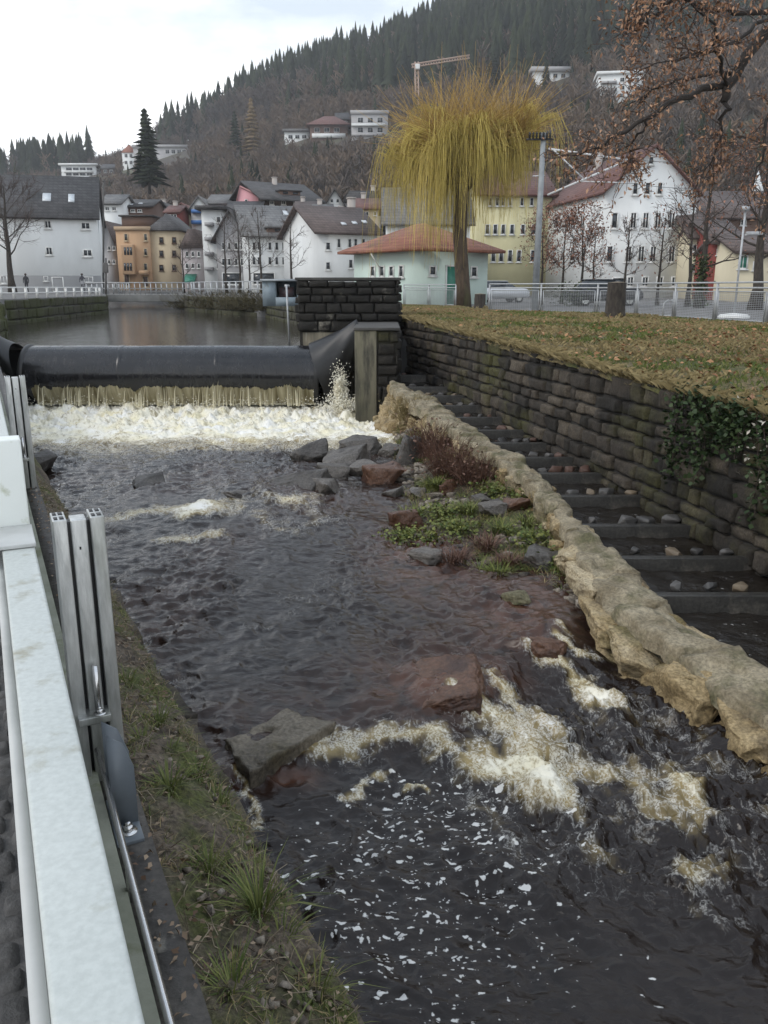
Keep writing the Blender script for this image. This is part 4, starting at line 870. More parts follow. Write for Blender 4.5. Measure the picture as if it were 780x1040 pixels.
# the flat ledge slab
c = [PZ(*q, -3.21) for q in [(228, 752), (290, 722), (340, 735), (252, 784)]]
t_ = np.array(c); mid = t_.mean(0); bm = bmesh.new()
vs_ = [bm.verts.new(q) for q in t_] + [bm.verts.new(q + (0, 0, -.7)) for q in t_]
for f in [(0, 1, 2, 3), (4, 7, 6, 5), (0, 4, 5, 1), (1, 5, 6, 2), (2, 6, 7, 3), (3, 7, 4, 0)]: bm.faces.new([vs_[q] for q in f])
bmesh.ops.recalc_face_normals(bm, faces=list(bm.faces)); bmesh.ops.triangulate(bm, faces=list(bm.faces))
for k in range(6):
    bmesh.ops.subdivide_edges(bm, edges=[e for e in bm.edges if e.calc_length() > .04], cuts=1); bmesh.ops.triangulate(bm, faces=list(bm.faces))
for v in bm.verts:
    q = np.array(v.co); d = fbm(q[:1] * 3, q[1:2] * 3, q[2:] * 3, s=3, o=4); d2 = fbm(q[:1] * 5, q[1:2] * 5, q[2:] * 9, s=5, o=4); v.co = Vector(q + (q - mid) * np.array((.10, .10, .0)) * d[0] + np.array((.03 * d2[0], .03 * d2[0], .05 * d[0] - .04 * abs(d2[0]) + .02)))
tag(MB().bm(bm, None, tone=.55).build('flat_slab', stone_mat('slab_stone', [(.09, .078, .06), (.15, .13, .10), (.2, .175, .14)], moss=(.10, .085, .05), stain=(.045, .038, .03), msc=1.5, rough=.55), loc=mid, smooth=True), 'large flat grey-green slab standing out of the river beside the left bank', 'rock')
# weeds
WL = [(425, 522, .30, 'g', 'bright green grassy clump at the left of the gravel bank'), (440, 500, .32, 'g', 'grassy clump behind the rusty stone on the gravel bank'), (437, 545, .26, 'l', 'yellow-green leafy clump at the water edge of the gravel bank'), (465, 542, .26, 'l', 'bright green leafy clump in the middle of the gravel bank'), (450, 525, .28, 'l', 'leafy clump beside the reddish boulder'), (515, 548, .26, 'g', 'green grassy clump between the stones and the water'), (535, 520, .28, 'l', 'dark green leafy clump against the divider wall'), (540, 556, .28, 'l', 'light leafy clump at the right end of the gravel bank'), (490, 560, .26, 'd', 'dry tangled stems at the front of the gravel bank'), (462, 570, .24, 'd', 'dry brown tangle hanging over the water edge'), (520, 575, .24, 'd', 'dry tangle near the dark flat stone'), (455, 492, .75, 's', 'dense dead brown shrub against the rubble wall'), (438, 470, .7, 's', 'dead brown bushy shrub near the pier end of the rubble wall'), (418, 440, .6, 's', 'dry straw-coloured grass clump hanging beside the pier'), (480, 500, .5, 's', 'low dead shrub in front of the rounded rubble stones'), (505, 510, .35, 'l', 'dark leafy clump under the rounded rubble'), (478, 525, .3, 'g', 'grassy tuft in the middle of the weeds'), (545, 540, .28, 'g', 'grass clump right below the yellow rubble face'), (410, 545, .14, 'l', 'tiny green sprig at the left tip of the gravel bank'), (575, 575, .16, 'l', 'small green sprig at the foot of the divider wall'), (500, 580, .22, 'g', 'pale grassy fringe along the water edge')]
for x, y, h, k, lab in WL:
    p = PS(x, y, -3.45, .022); p[2] = float(isl_z(np.array([p[0]]), np.array([p[1]]))[0]) if p[0] > islX(p[1]) else p[2]
    mb = MB()
    if k in 'gd':
        for q in range(5): blades(mb, p + rg.normal(size=3) * np.array((.08, .09, 0)), 45, h * rg.uniform(.6, 1.1), .1, .006, rg, 1.0)
        m = M_lf if k == 'g' else M_red
    elif k == 'l':
        pts = p + np.abs(rg.normal(size=(300, 3))) * np.array((0, 0, h * .32)) + rg.normal(size=(300, 3)) * np.array((.16, .2, 0)); leaves(mb, pts, .055, rg, flat=.5, asp=.8); blades(mb, p, 110, h * .8, .2, .004, rg, 1.0); m = M_lf
    else:
        for q in range(260):
            a = rg.uniform(0, 6.28); b0 = p + np.array((math.cos(a), math.sin(a), 0)) * .25 * rg.uniform(); e_ = b0 + np.array((math.cos(a) * h * .7 * rg.uniform(), math.sin(a) * h * .7 * rg.uniform(), h * rg.uniform(.3, 1))); md_ = (b0 + e_) / 2 + rg.normal(size=3) * .06 + (0, 0, .08)
            mb.tube([b0, md_, e_], [.006, .004, .002], 3, cap=False, tone=rg.uniform(0, .8))
        leaves(mb, p + rg.normal(size=(260, 3)) * np.array((.28, .28, h * .25)) + (0, 0, h * .4), .06, rg, (.2, 1)); m = M_red if 'straw' not in lab else M_dry
    tag(mb.build('weed_clump' if k in 'gl' else 'dry_shrub', m, loc=p), lab, 'weeds' if k in 'gl' else 'shrub', 'weeds on the gravel bank' if k in 'gl' else 'dead shrubs on the gravel bank')

# low growth and gravel all over the island
mi, mj, mp_ = MB(), MB(), MB()
for k in range(1500):
    y = rg.uniform(ISL[0, 1] + .3, 19.5); a = float(islX(y)); b_ = float(copR(y)); x = a + (b_ - a) * rg.uniform(.12, 1.0); z = float(isl_z(np.array([x]), np.array([y]))[0]); dn = fbm(np.array([x * 1.1]), np.array([y * 1.1]), s=44, o=3)[0]
    if dn > -.1: blades(mi if rg.uniform() < .7 else mj, np.array((x, y, z)), 7, rg.uniform(.06, .2), .06, .004, rg, 1.1)
    else: mp_.bm(rockbm(np.array((.11, .09, .07)) * rg.uniform(.4, 1.7), 2100 + k % 50, 11, 0, 0, 0, .7), placer((x, y, z + .01), rg.uniform(0, 6)), tone=rg.uniform())
tag(mi.build('island_grass', M_lf, loc=(1.2, 13, -3)), None, None, kind='stuff'); tag(mj.build('dry_island_grass', M_dry, loc=(1.2, 13, -3)), None, None, kind='stuff')
tag(mp_.build('island_gravel', bpy.data.materials['pebble'], loc=(1.2, 13, -3)), None, None, kind='stuff')
# ============================================================ RIGHT BANK: GRASS, FENCE, TREES
FENCE = np.array([(1.0, 43.6), (3.4, 41.0)]); FENCE2 = np.array([(4.1, 33.6), (8.0, 30.3), (9.0, 26), (9.5, 23), (10.4, 19.5), (12.0, 15.5)])
FB = np.array([(-.4, 46), (3.4, 41), (4.1, 33.6), (8.0, 30.3), (9.0, 26), (9.5, 23), (10.4, 19.5), (12, 15.5), (14, 10), (17, 3)])[::-1]
def fenX(Y): return np.interp(Y, FB[:, 1], FB[:, 0])
def bank2z(X, Y):
    a = wallX(Y); u_ = np.clip((X - a) / np.maximum(fenX(Y) - a, .3), 0, 1)
    return wallTop(Y) * (1 - u_) + -.965 * u_ + (.05 * fbm(X * .9, Y * .9, s=2, o=4) + .03 * fbm(X * 5, Y * 5, s=3, o=2)) * (1 - .8 * u_ ** 4) + .04
ys = np.concatenate([np.linspace(2, 20, 170), np.linspace(20.2, 45.5, 130)]); U = np.linspace(0, 1, 110)
Yg, Ug = np.meshgrid(ys, U, indexing='ij'); a = np.where(Yg < 27, wallX(Yg) - .06, wallX(27.0) + (Yg - 27) * -.07); Xg = a + (fenX(Yg) + .25 - a) * Ug
Zg = np.where(Yg < 27, bank2z(Xg, Yg), -.84 + (-.965 + .84) * Ug + .04 * fbm(Xg, Yg, s=2, o=4)) - (Ug == 0) * .12
M_bank = mat('bank_turf', (.105, .082, .035), (.20, .155, .07), .95, grain=22, gamt=.5, sc=9, bump=1, bsc=24, c3=(.085, .10, .028), sc3=.55, lo3=.48, hi3=.6, bdist=.05)
struct(MB().grid(np.stack([Xg, Yg, Zg], -1)).build('grass_bank', M_bank, loc=(4, 20, -1), smooth=True))
rg = np.random.default_rng(15); mb = MB(); mg = MB(); pts = []
n = 15000; Y_ = 5 + 39 * rg.uniform(size=n) ** 1.5; u_ = rg.uniform(size=n); Y_ = Y_[Y_ < 44]; u_ = u_[:len(Y_)]
aa = np.where(Y_ < 27, wallX(Y_), wallX(27.0)); X_ = aa - .03 + (fenX(Y_) - aa + .1) * u_; Z_ = np.where(Y_ < 27, bank2z(X_, Y_), -.9 + 0 * Y_)
gn = fbm(X_ * .5, Y_ * .5, s=33, o=3)
def tri_blades(mbx, X, Y, Z, h, w_, lean):
    k = len(X); a = rg.uniform(0, 6.28, k); b2 = rg.uniform(0, 6.28, k); d = np.stack([np.cos(a), np.sin(a), 0 * a], -1); s2 = np.stack([np.cos(b2), np.sin(b2), 0 * a], -1)
    p = np.stack([X, Y, Z - .02], -1); hh = (h * rg.uniform(.5, 1.3, k))[:, None]; up = np.array((0, 0, 1.))
    v = np.stack([p - s2 * w_, p + s2 * w_, p + d * hh * lean * .4 + up * hh * .7 + s2 * w_ * .6, p + d * hh * lean + up * hh * .85], 1)
    mbx.add(v.reshape(-1, 3), np.arange(k)[:, None] * 4 + np.array([[0, 1, 2, 3]]), tone=np.repeat(rg.uniform(size=k), 4))
for rep in range(6):
    j = rg.normal(size=(2, len(X_))) * .06; g_ = gn > .12
    tri_blades(mg, X_[g_] + j[0][g_], Y_[g_] + j[1][g_], Z_[g_], .10, .003, .6); tri_blades(mb, X_[~g_] + j[0][~g_], Y_[~g_] + j[1][~g_], Z_[~g_], .11, .003, .9)
e_ = np.linspace(5, 27, 6000); tri_blades(mb, wallX(e_) + rg.normal(size=6000) * .05 - .02, e_, wallTop(e_) + .02, .13, .0028, 1.3)
tag(mb.build('dry_grass', M_dry, loc=(4, 20, -1)), None, None, kind='stuff'); tag(mg.build('green_grass', M_gr, loc=(4, 20, -1)), None, None, kind='stuff')
n = 16000; Y_ = 5 + 30 * rg.uniform(size=n) ** 1.3; u_ = rg.uniform(size=n); X_ = wallX(np.minimum(Y_, 27)) + (fenX(Y_) - wallX(np.minimum(Y_, 27))) * u_
keep = rg.uniform(size=n) < np.clip((24 - Y_) / 14, .06, 1) * (.35 + .65 * sst(.0, .5, u_ + .3 * fbm(X_, Y_, s=4, o=2)))
X_, Y_ = X_[keep], Y_[keep]; ml = MB(); leaves(ml, np.stack([X_, Y_, bank2z(X_, Y_) + .05], -1), .10, rg, flat=.3)
tag(ml.build('leaf_litter', leafmat('litter_leaf', (.15, .065, .03), (.42, .23, .12)), loc=(5, 14, -1)), None, None, kind='stuff')
# ivy on the wall
t = thing('ivy', 'dark green ivy hanging down the retaining wall at the right picture edge', 'climbing plant', (4.0, 9.6, -2.2)); M_ivy = leafmat('ivy_leaf', (.012, .028, .009), (.05, .075, .028)); mb = MB(); mv = MB()
for k in range(26):
    s0 = np.interp(rg.uniform(), [0, 1], [14.6, 18.6]); x0, y0 = WA + WD * s0; ztop = float(wallTop(y0)) + .05; ln = rg.uniform(.3, 1.25); q = np.linspace(0, 1, 14)[:, None]
    s2 = s0 + np.cumsum(rg.normal(size=(14, 1)) * .05, 0); p = np.concatenate([WA + WD * s2 + n_w * (.07 + .03 * rg.uniform()), ztop - ln * q], 1); mv.tube(p, .006, 3, cap=False, tone=.3)
    pp = np.repeat(p, 9, 0) + rg.normal(size=(14 * 9, 3)) * .07; pp[:, :2] += n_w * .02; leaves(mb, pp, .065, rg, flat=.6, asp=.95)
mb.build('leaves', M_ivy, t); mv.build('stems', M_twig, t)
mb = MB(); pts = []
for k in range(150):
    s0 = rg.uniform(16.2, 18.8); x0, y0 = WA + WD * s0; zt = float(wallTop(y0)); pts.append((x0 + n_w[0] * .12, y0 + n_w[1] * .12, zt - rg.uniform(-.1, .75)))
leaves(mb, pts, .06, rg, (.6, 1)); tag(mb.build('seed_heads', leafmat('pale_seed', (.3, .27, .22), (.6, .57, .5)), loc=pts[0]), 'pale fluffy seed heads hanging over the right wall beside the ivy', 'dry plant')
# metal fence
M_fmesh = mat('fence_mesh', (.40, .41, .42), (.32, .33, .34), .5, metal=.3)
def fence(pts, label, pw=2.35, gap=None):
    pts = np.array(pts); t = thing('metal_fence', label, 'fence', (*pts[len(pts) // 2], -.97), 'metal fences along the promenade')
    seg = np.hypot(*np.diff(pts, axis=0).T); cum = np.concatenate([[0], np.cumsum(seg)]); n = max(1, round(cum[-1] / pw)); st = np.linspace(0, cum[-1], n + 1)
    at = lambda s: np.array((np.interp(s, cum, pts[:, 0]), np.interp(s, cum, pts[:, 1])))
    zb, zt = -.97, .13
    for s in st: p = at(s); MB().box((p[0] - .03, p[1] - .03, zb), (p[0] + .03, p[1] + .03, zt - .02)).build('post', M_galv, t)
    q = np.array([at(s) for s in np.linspace(0, cum[-1], n * 3 + 1)])
    for z in (zt, zt - .14): MB().tube(np.concatenate([q, np.full((len(q), 1), z)], 1), .027, 6).build('rail', M_galv, t)
    for a, b_ in zip(st[:-1], st[1:]):
        mb = MB(); p0, p1 = at(a + .1), at(b_ - .1); d = (p1 - p0); L_ = np.linalg.norm(d)
        f = lambda u, z: (*(p0 + d * u), z)
        for z in (zb + .12, zt - .24): mb.tube([f(0, z), f(1, z)], .018, 4)
        for u in (0, 1): mb.tube([f(u, zb + .12), f(u, zt - .24)], .018, 4)
        for k in np.linspace(0, 1, 17)[1:-1]: mb.tube([f(0, zb + .12 + k * (zt - zb - .36)), f(1, zb + .12 + k * (zt - zb - .36))], .0055, 3, cap=False)
        for k in np.linspace(0, 1, int(L_ / .09))[1:-1]: mb.tube([f(k, zb + .12), f(k, zt - .24)], .004, 3, cap=False)
        mb.build('mesh_panel', M_fmesh, t)
    return t
fence(FENCE, 'short grey metal fence in front of the pale green hut with red roof')
fence(FENCE2, 'long grey metal fence with wire mesh panels at the top of the grass bank')
def stump(x, y, h, r0, label, seed):
    c = PZ(x, y, -.98); t = thing('tree_stump', label, 'tree stump', c, 'tree stumps by the promenade fence'); th = np.linspace(0, 2 * math.pi, 33); zz = np.linspace(-.15, h, 14)
    T, Zq = np.meshgrid(th, zz); Rr = r0 * (1 + .35 * np.exp(-Zq / .2) + .10 * fbm(np.cos(T) * 2.5, np.sin(T) * 2.5, Zq * 1.5, s=seed, o=3)); MB().grid(np.stack([c[0] + Rr * np.cos(T), c[1] + Rr * np.sin(T), c[2] + Zq], -1)).build('trunk', M_bark, t, True)
    rr_ = np.linspace(1, 0, 5)[:, None]; V = np.stack([c[0] + Rr[-1] * np.cos(th) * rr_, c[1] + Rr[-1] * np.sin(th) * rr_, c[2] + h + .03 * (1 - rr_) + 0 * th], -1); MB().grid(V).build('cut_face', mat('cut_wood', (.22, .18, .12), (.13, .10, .07), .9, sc=6), t)
    mb = MB(); tri_blades(mb, c[0] + rg.normal(size=60) * r0 * .9, c[1] - abs(rg.normal(size=60)) * r0 * .9, np.full(60, c[2]), .3, .012, .4); mb.build('sprouts', M_dry, t)
stump(624, 327, 1.12, .27, 'taller tree stump with pale cut top standing in the gap of the mesh fence', 3)
stump(487, 317, .72, .22, 'smaller dark tree stump beside the short fence near the willow', 6)
# bike hoop, post in a round base
t = thing('bike_stand', 'grey steel bicycle hoop standing behind the long mesh fence', 'bike stand', P(679, 325, 27)); a = P(673, 325, 27); b_ = P(686, 305, 27); q = np.linspace(0, math.pi, 13); w_ = (b_[0] - a[0]) / 2
MB().tube([(a[0], 27, -1)] + [(a[0] + w_ - w_ * math.cos(k), 27, b_[2] - w_ + w_ * math.sin(k)) for k in q] + [(b_[0], 27, -1)], .035, 8).build('hoop', M_galv, t, True)
for x in (a[0], b_[0]): MB().lathe((x, 27, -1), [(.07, 0), (.07, .02), (.03, .02)], 10).build('foot', M_galv, t)
c = PZ(745, 323, -.98); t = thing('sign_post', 'thin grey pole on a round white base behind the mesh fence at right', 'post', c); tp_ = P(752, 214, c[1] + .0)
MB().tube([c, (c[0] + .02, c[1], tp_[2])], .035, 8).build('pole', M_galv, t); MB().lathe(tuple(c), [(.5, 0), (.5, .06), (.42, .12), (.05, .16)], 20).build('base', mat('white_base', (.7, .7, .68)), t, True); MB().box((c[0] - .09, c[1] - .09, tp_[2]), (c[0] + .11, c[1] + .09, tp_[2] + .14)).build('lamp_head', M_galv, t)
# catenary mast
Ym = 40.0; zb = -1.05; a = P(543, 314, Ym); b_ = P(552, 135, Ym)
t = thing('power_mast', 'tall grey steel mast with a cluster of insulators and slanting arms, right of the willow', 'mast', (a[0], Ym, zb))
MB().tube([(a[0], Ym, zb), (b_[0], Ym, b_[2])], [.17, .11], 10).build('pole', mat('mast_steel', (.26, .28, .29), (.19, .2, .21), .6, sc=3), t, True)
ins = MB(); m_ = P(548, 139, Ym)
for k in range(7):
    x = m_[0] - .45 + .15 * k; ins.lathe((x, Ym - .12, m_[2] - .1), [(.0, 0), (.06, .0), (.03, .07), (.07, .1), (.03, .17), (.065, .2), (.02, .28), (0, .3)], 8)
ins.box((m_[0] - .6, Ym - .16, m_[2] - .16), (m_[0] + .6, Ym - .08, m_[2] - .09)); ins.build('insulators', M_black, t, True)
for k, (p, q, rr_) in enumerate([((557, 151), (642, 163), .045), ((556, 198), (642, 161), .05), ((561, 151), (592, 181), .035), ((590, 184), (640, 186), .03), ((541, 179), (553, 178), .025)]):
    MB().tube([P(*p, Ym), P(*q, Ym)], rr_, 6).build('arm', mat('arm_white', (.62, .63, .63), (.5, .5, .5), .5), t)
mb = MB()
for (p, q, Ya, Yb) in [((640, 162), (790, 150), 40, 30), ((640, 186), (790, 182), 40, 30), ((552, 150), (500, 160), 40, 60)]:
    A0, B0 = P(*p, Ya), P(*q, Yb); k = np.linspace(0, 1, 12)[:, None]; L_ = A0 + (B0 - A0) * k; L_[:, 2] -= .25 * np.sin(k[:, 0] * math.pi); mb.tube(L_, .011, 3)
tag(mb.build('overhead_wires', M_black, loc=P(640, 162, 38)), 'thin dark overhead wires running right from the grey mast', 'wires')
t = thing('street_lamp', 'grey horizontal lamp arm on a pole at the right picture edge below the steeple', 'lamp', PZ(790, 330, -1)); Ya = 26.0; p = P(790, 237, Ya)
MB().tube([(p[0], Ya, -1), (p[0], Ya, p[2]), tuple(P(757, 238, Ya))], [.06, .05, .035], 8).build('pole', M_galv, t); q = P(760, 237, Ya); MB().bbox((q[0] - .05, Ya - .09, q[2] - .05), (q[0] + .4, Ya + .09, q[2] + .05), .02).build('lamp_head', M_galv, t)
# ---------------------------------------------------------------- trees
def nrm(v): return v / (np.linalg.norm(v) + 1e-9)
def branch(mbx, p, d, L_, r0, rg, wob=.18, up=.0, n=6, sides=5, droop=0):
    pts = [np.array(p)]; d = nrm(np.array(d))
    for k in range(n - 1): d = nrm(d + rg.normal(size=3) * wob + np.array((0, 0, up - droop * k / n))); pts.append(pts[-1] + d * L_ / (n - 1))
    mbx.tube(pts, np.linspace(r0, max(r0 * .28, .004), n), sides, cap=False, tone=.3); return np.array(pts)
def tree(name, label, base, h, tr, cw, seed, th=.3, nb=14, n2=7, n3=5, leaf=None, nleaf=0, lsize=.1, group=None, up=.12, twr=.012, bark=None, twm=None, lean=(0, 0), shape=.7):
    rg = np.random.default_rng(seed); t = thing(name, label, 'tree', base, group); mt, mc = MB(), MB(); base = np.array(base, float)
    n = 8; q = np.linspace(0, 1, n); tp = base + np.stack([lean[0] * q + np.cumsum(rg.normal(size=n) * .02 * h) * .3, lean[1] * q + np.cumsum(rg.normal(size=n) * .02 * h) * .3, -.1 + h * .9 * q], -1)
    mt.tube(tp, tr * (1 - q * .85) * (1 + .5 * np.exp(-q * 18)), 9); tips = []
    for k in range(nb):
        f = th + (1 - th) * (k + rg.uniform()) / nb * .97; p = np.array([np.interp(f, q, tp[:, i]) for i in range(3)]); a = k * 2.4 + rg.normal() * .4
        prof = math.sin(math.pi * min(1, (f - th) / (1 - th) * shape + (1 - shape) * .9 + .05)) ** .6; L_ = cw * .5 * max(.3, prof) * rg.uniform(.8, 1.15); d = (math.cos(a), math.sin(a), .35 + 1.1 * (f - th))
        b1 = branch(mt, p, d, L_, tr * .34 * (1.1 - f), rg, .14, up, 6, 5)
        for j in range(n2):
            g = rg.uniform(.2, 1); p2 = np.array([np.interp(g, np.linspace(0, 1, 6), b1[:, i]) for i in range(3)]); d2 = nrm(np.array(d) + rg.normal(size=3) * .75 + (0, 0, .3))
            b2 = branch(mc, p2, d2, L_ * rg.uniform(.3, .6), twr * 1.6, rg, .2, up, 5, 3)
            for i_ in range(n3):
                g = rg.uniform(.2, 1); p3 = np.array([np.interp(g, np.linspace(0, 1, 5), b2[:, i]) for i in range(3)]); b3 = branch(mc, p3, nrm(d2 + rg.normal(size=3) * .8), L_ * rg.uniform(.15, .32), twr, rg, .2, up, 3, 3); tips += [b3[-1], b3[1]]
    mt.build('trunk', bark or M_bark, t, True); mc.build('twigs', twm or M_twig, t)
    if leaf is not None:
        tips = np.array(tips); ii = rg.integers(len(tips), size=nleaf); ml = MB(); leaves(ml, tips[ii] + rg.normal(size=(nleaf, 3)) * lsize * 1.6, lsize, rg, flat=.9, asp=.5); ml.build('leaves', leaf, t)
    return t
M_brl = leafmat('brown_leaf', (.15, .065, .04), (.36, .19, .13)); g1 = 'small trees before the white gabled house'
for i, (x, y, Y, h, cw, lf, lab) in enumerate([(551, 300, 52, 5.6, 3.2, 900, 'small tree with reddish brown leaves, just right of the grey mast'), (571, 300, 54, 6.0, 3.4, 1100, 'small brown-leaved tree, the middle one of three before the white house'), (590, 300, 53, 6.2, 3.6, 1300, 'broad small tree full of brown leaves before the left part of the white house'), (602, 300, 57, 5.2, 2.4, 350, 'thin small tree with few brown leaves at the corner of the white house'), (632, 302, 50, 5.2, 2.6, 30, 'bare thin tree left of the middle in front of the white gable'), (668, 302, 50, 5.6, 3.8, 160, 'almost bare small tree with spreading crown in front of the white gable')]):
    p = P(x, y, Y); p[2] = -1.0; tree('young_tree', lab, p, h, .10, cw, 40 + i, .33, 11, 6, 5, M_brl, lf, .15, g1, twr=.011, shape=.85)
p = P(711, 300, 44); p[2] = -1; tree('forked_tree', 'larger bare forked tree with ivied trunk right of the white gable', p, 8.2, .2, 5.2, 61, .28, 13, 6, 5, M_brl, 260, .16, twr=.011, lean=(.3, 0))
mb = MB(); rq = np.random.default_rng(2); q = p + rq.normal(size=(900, 3)) * np.array((.2, .2, 0)) + np.stack([0 * rq.uniform(size=900), 0 * rq.uniform(size=900), rq.uniform(0, 2.6, 900)], -1); leaves(mb, q, .14, rq, flat=.7, asp=.9); tag(mb.build('ivy', leafmat('ivy_far', (.02, .035, .012), (.07, .09, .035)), loc=p), 'green ivy wrapped round the trunk of the larger forked tree', 'climbing plant')
p = P(767, 305, 40); p[2] = -1; tree('old_tree', 'bare reddish tree with dark trunk at the right picture edge behind the fence', p, 8.5, .26, 5.4, 63, .3, 14, 6, 5, M_brl, 600, .16, twr=.012)
p = P(699, 303, 47); p[2] = -1; tree('young_tree', 'slim bare tree close to the right corner of the white gabled house', p, 6.6, .13, 3.0, 65, .35, 11, 6, 4, None, 0, group=g1, twr=.012)
p = P(577, 303, 47); p[2] = -1; mb = MB(); q = p + np.random.default_rng(3).normal(size=(500, 3)) * np.array((.55, .4, .35)) + (0, 0, .55); q = q[q[:, 2] > -1]; leaves(mb, q, .14, rg); tag(mb.build('shrub', leafmat('ivy_far', None, None) if False else MATS['ivy_far'], loc=p), 'low dark green rounded bush behind the fence near the yellow house', 'shrub')
# weeping willow
Yw = 43.0; p = P(470, 313, Yw); p[2] = -1.05; t = thing('weeping_willow', 'yellow weeping willow with pollarded heads and hanging twigs beside the green hut', 'tree', p)
rg = np.random.default_rng(77); mt = MB(); hd = [P(452, 153, Yw), P(517, 147, Yw + .4), P(481, 146, Yw - .6), P(431, 160, Yw + .5)]; top = P(468, 188, Yw)
mt.tube([p, P(470, 290, Yw), P(467, 240, Yw), P(468, 205, Yw), top], [.46, .36, .33, .34, .38], 12)
for k, h_ in enumerate(hd):
    m_ = (top + h_) / 2 + (0, 0, -.1); mt.tube([top - (0, 0, .3), m_, h_], [.27, .2, .17], 8)
    bm = rockbm((.95, .9, .95), 70 + k, 20, .05, 2, .1, .9); mt.bm(bm, lambda v, h_=h_: v * .85 + h_)
mt.build('trunk', mat('willow_bark', (.10, .07, .045), (.045, .032, .022), .95, sc=8, bump=1, bsc=12, c3=(.09, .085, .04), sc3=1.2, stretch=(1, 1, .25), bdist=.08), t, True)
ms = MB(); mu = MB()
for cl_ in range(145):
    hi_ = rg.choice(4, p=[.36, .27, .2, .17]); hc = hd[hi_] + rg.normal(size=3) * .4; ac = rg.uniform(0, 6.283); big = hc[0] < 4.5; Rc = rg.uniform(.22, 1) ** .7 * (2.8 if big else 2.0) * rg.uniform(.75, 1.15); uc = rg.uniform(.0, 1.2) * (1.2 - Rc / 5)
    Lc = (.6 + 3.7 * rg.uniform() ** 1.1) * (1.12 if math.cos(ac) < .2 else .75); tc_ = np.clip(.5 + .28 * rg.normal(), 0, 1)
    for k in range(int(rg.uniform(8, 38))):
        a = ac + rg.normal() * .16; Rm = Rc * rg.uniform(.82, 1.12); up_ = uc + rg.normal() * .12; Lh = Lc * rg.uniform(.45, 1.1); q = np.linspace(0, 1, 10); h_ = hc + rg.normal(size=3) * .12
        hor = Rm * (1 - np.exp(-2.6 * q)) / .926; z = up_ - (np.clip(q - .38, 0, 1) / .62) ** 1.5 * (Lh + up_); z = np.where(q < .5, 4 * up_ * q * (1 - q), z); wv_ = np.cumsum(rg.normal(size=10)) * .05
        pts = np.stack([h_[0] + hor * math.cos(a) + wv_, h_[1] + hor * math.sin(a), h_[2] + z], -1); ms.tube(pts, np.linspace(.014, .005, 10) * rg.uniform(.7, 1.25), 3, cap=False, tone=float(np.clip(tc_ + .15 * rg.normal(), 0, 1)))
for k in range(16):
    h_ = hd[k % 4]; a = rg.uniform(0, 6.28); d = nrm(np.array((math.cos(a), math.sin(a), rg.uniform(.3, 1.4)))); branch(mu, h_, d, rg.uniform(1.4, 2.8), .05, rg, .16, .05, 7, 5)
for k in range(2300):
    h_ = hd[rg.choice(4, p=[.36, .34, .2, .1])] + rg.normal(size=3) * .25; d = rg.normal(size=3) * (1.0, 1.0, .5) + (0, 0, .75); L_ = rg.uniform(1.0, 3.9) * (.75 + .4 * nrm(d)[2]); q = np.linspace(0, 1, 6)[:, None]
    pts = h_ + nrm(d) * L_ * q + np.array((0, 0, -1.)) * .5 * q ** 3 * rg.uniform(0, 1) + rg.normal(size=(6, 3)) * .04 * q; mu.tube(pts, np.linspace(.015, .006, 6), 3, cap=False, tone=rg.uniform())
ms.build('hanging_twigs', leafmat('willow_twig', (.34, .265, .06), (.66, .52, .16), .7), t); mu.build('upright_twigs', leafmat('willow_shoot', (.27, .17, .05), (.54, .37, .13), .7), t)
# oak whose branches reach in from the right
Yo = 13.5; p = P(872, 300, Yo); p = np.array((7.6, Yo, -1.1)); t = thing('oak_tree', 'oak with dry brown leaves reaching into the picture from the right edge', 'tree', p); rg = np.random.default_rng(5); mt, mc, ml = MB(), MB(), MB(); tips = []
mt.tube([p - (0, 0, .3), p + (0, 0, 2), p + (-.1, 0, 4), p + (.1, .2, 7), p + (0, .3, 9)], [.42, .33, .28, .2, .08], 12)
limbs = [[(880, 30, 13.5), (800, 0, 13.3), (775, 40, 13.1), (752, 62, 13), (742, 85, 13), (735, 104, 12.9)], [(736, 86, 13), (700, 98, 12.7), (655, 122, 12.4), (610, 148, 12.2), (585, 158, 12.2)], [(742, 75, 13), (715, 78, 13.4), (685, 82, 13.8), (655, 95, 14.2), (630, 115, 14.4)], [(880, -20, 13.6), (800, 5, 13), (755, 12, 12.6), (715, 8, 12.2), (680, -10, 12)], [(780, 20, 13.2), (745, 42, 12.5), (700, 58, 12.1), (655, 70, 11.8)], [(740, 90, 13), (730, 60, 12.4), (728, 30, 12.1), (700, 0, 11.9), (660, -20, 11.8)], [(800, 0, 13.3), (790, 90, 13), (775, 150, 12.8), (765, 190, 12.6)], [(690, -10, 12), (660, 20, 11.9), (640, 35, 11.9)], [(735, 104, 12.9), (733, 140, 12.8), (715, 175, 12.9)], [(655, 122, 12.4), (640, 150, 12.6), (640, 165, 12.6)]]
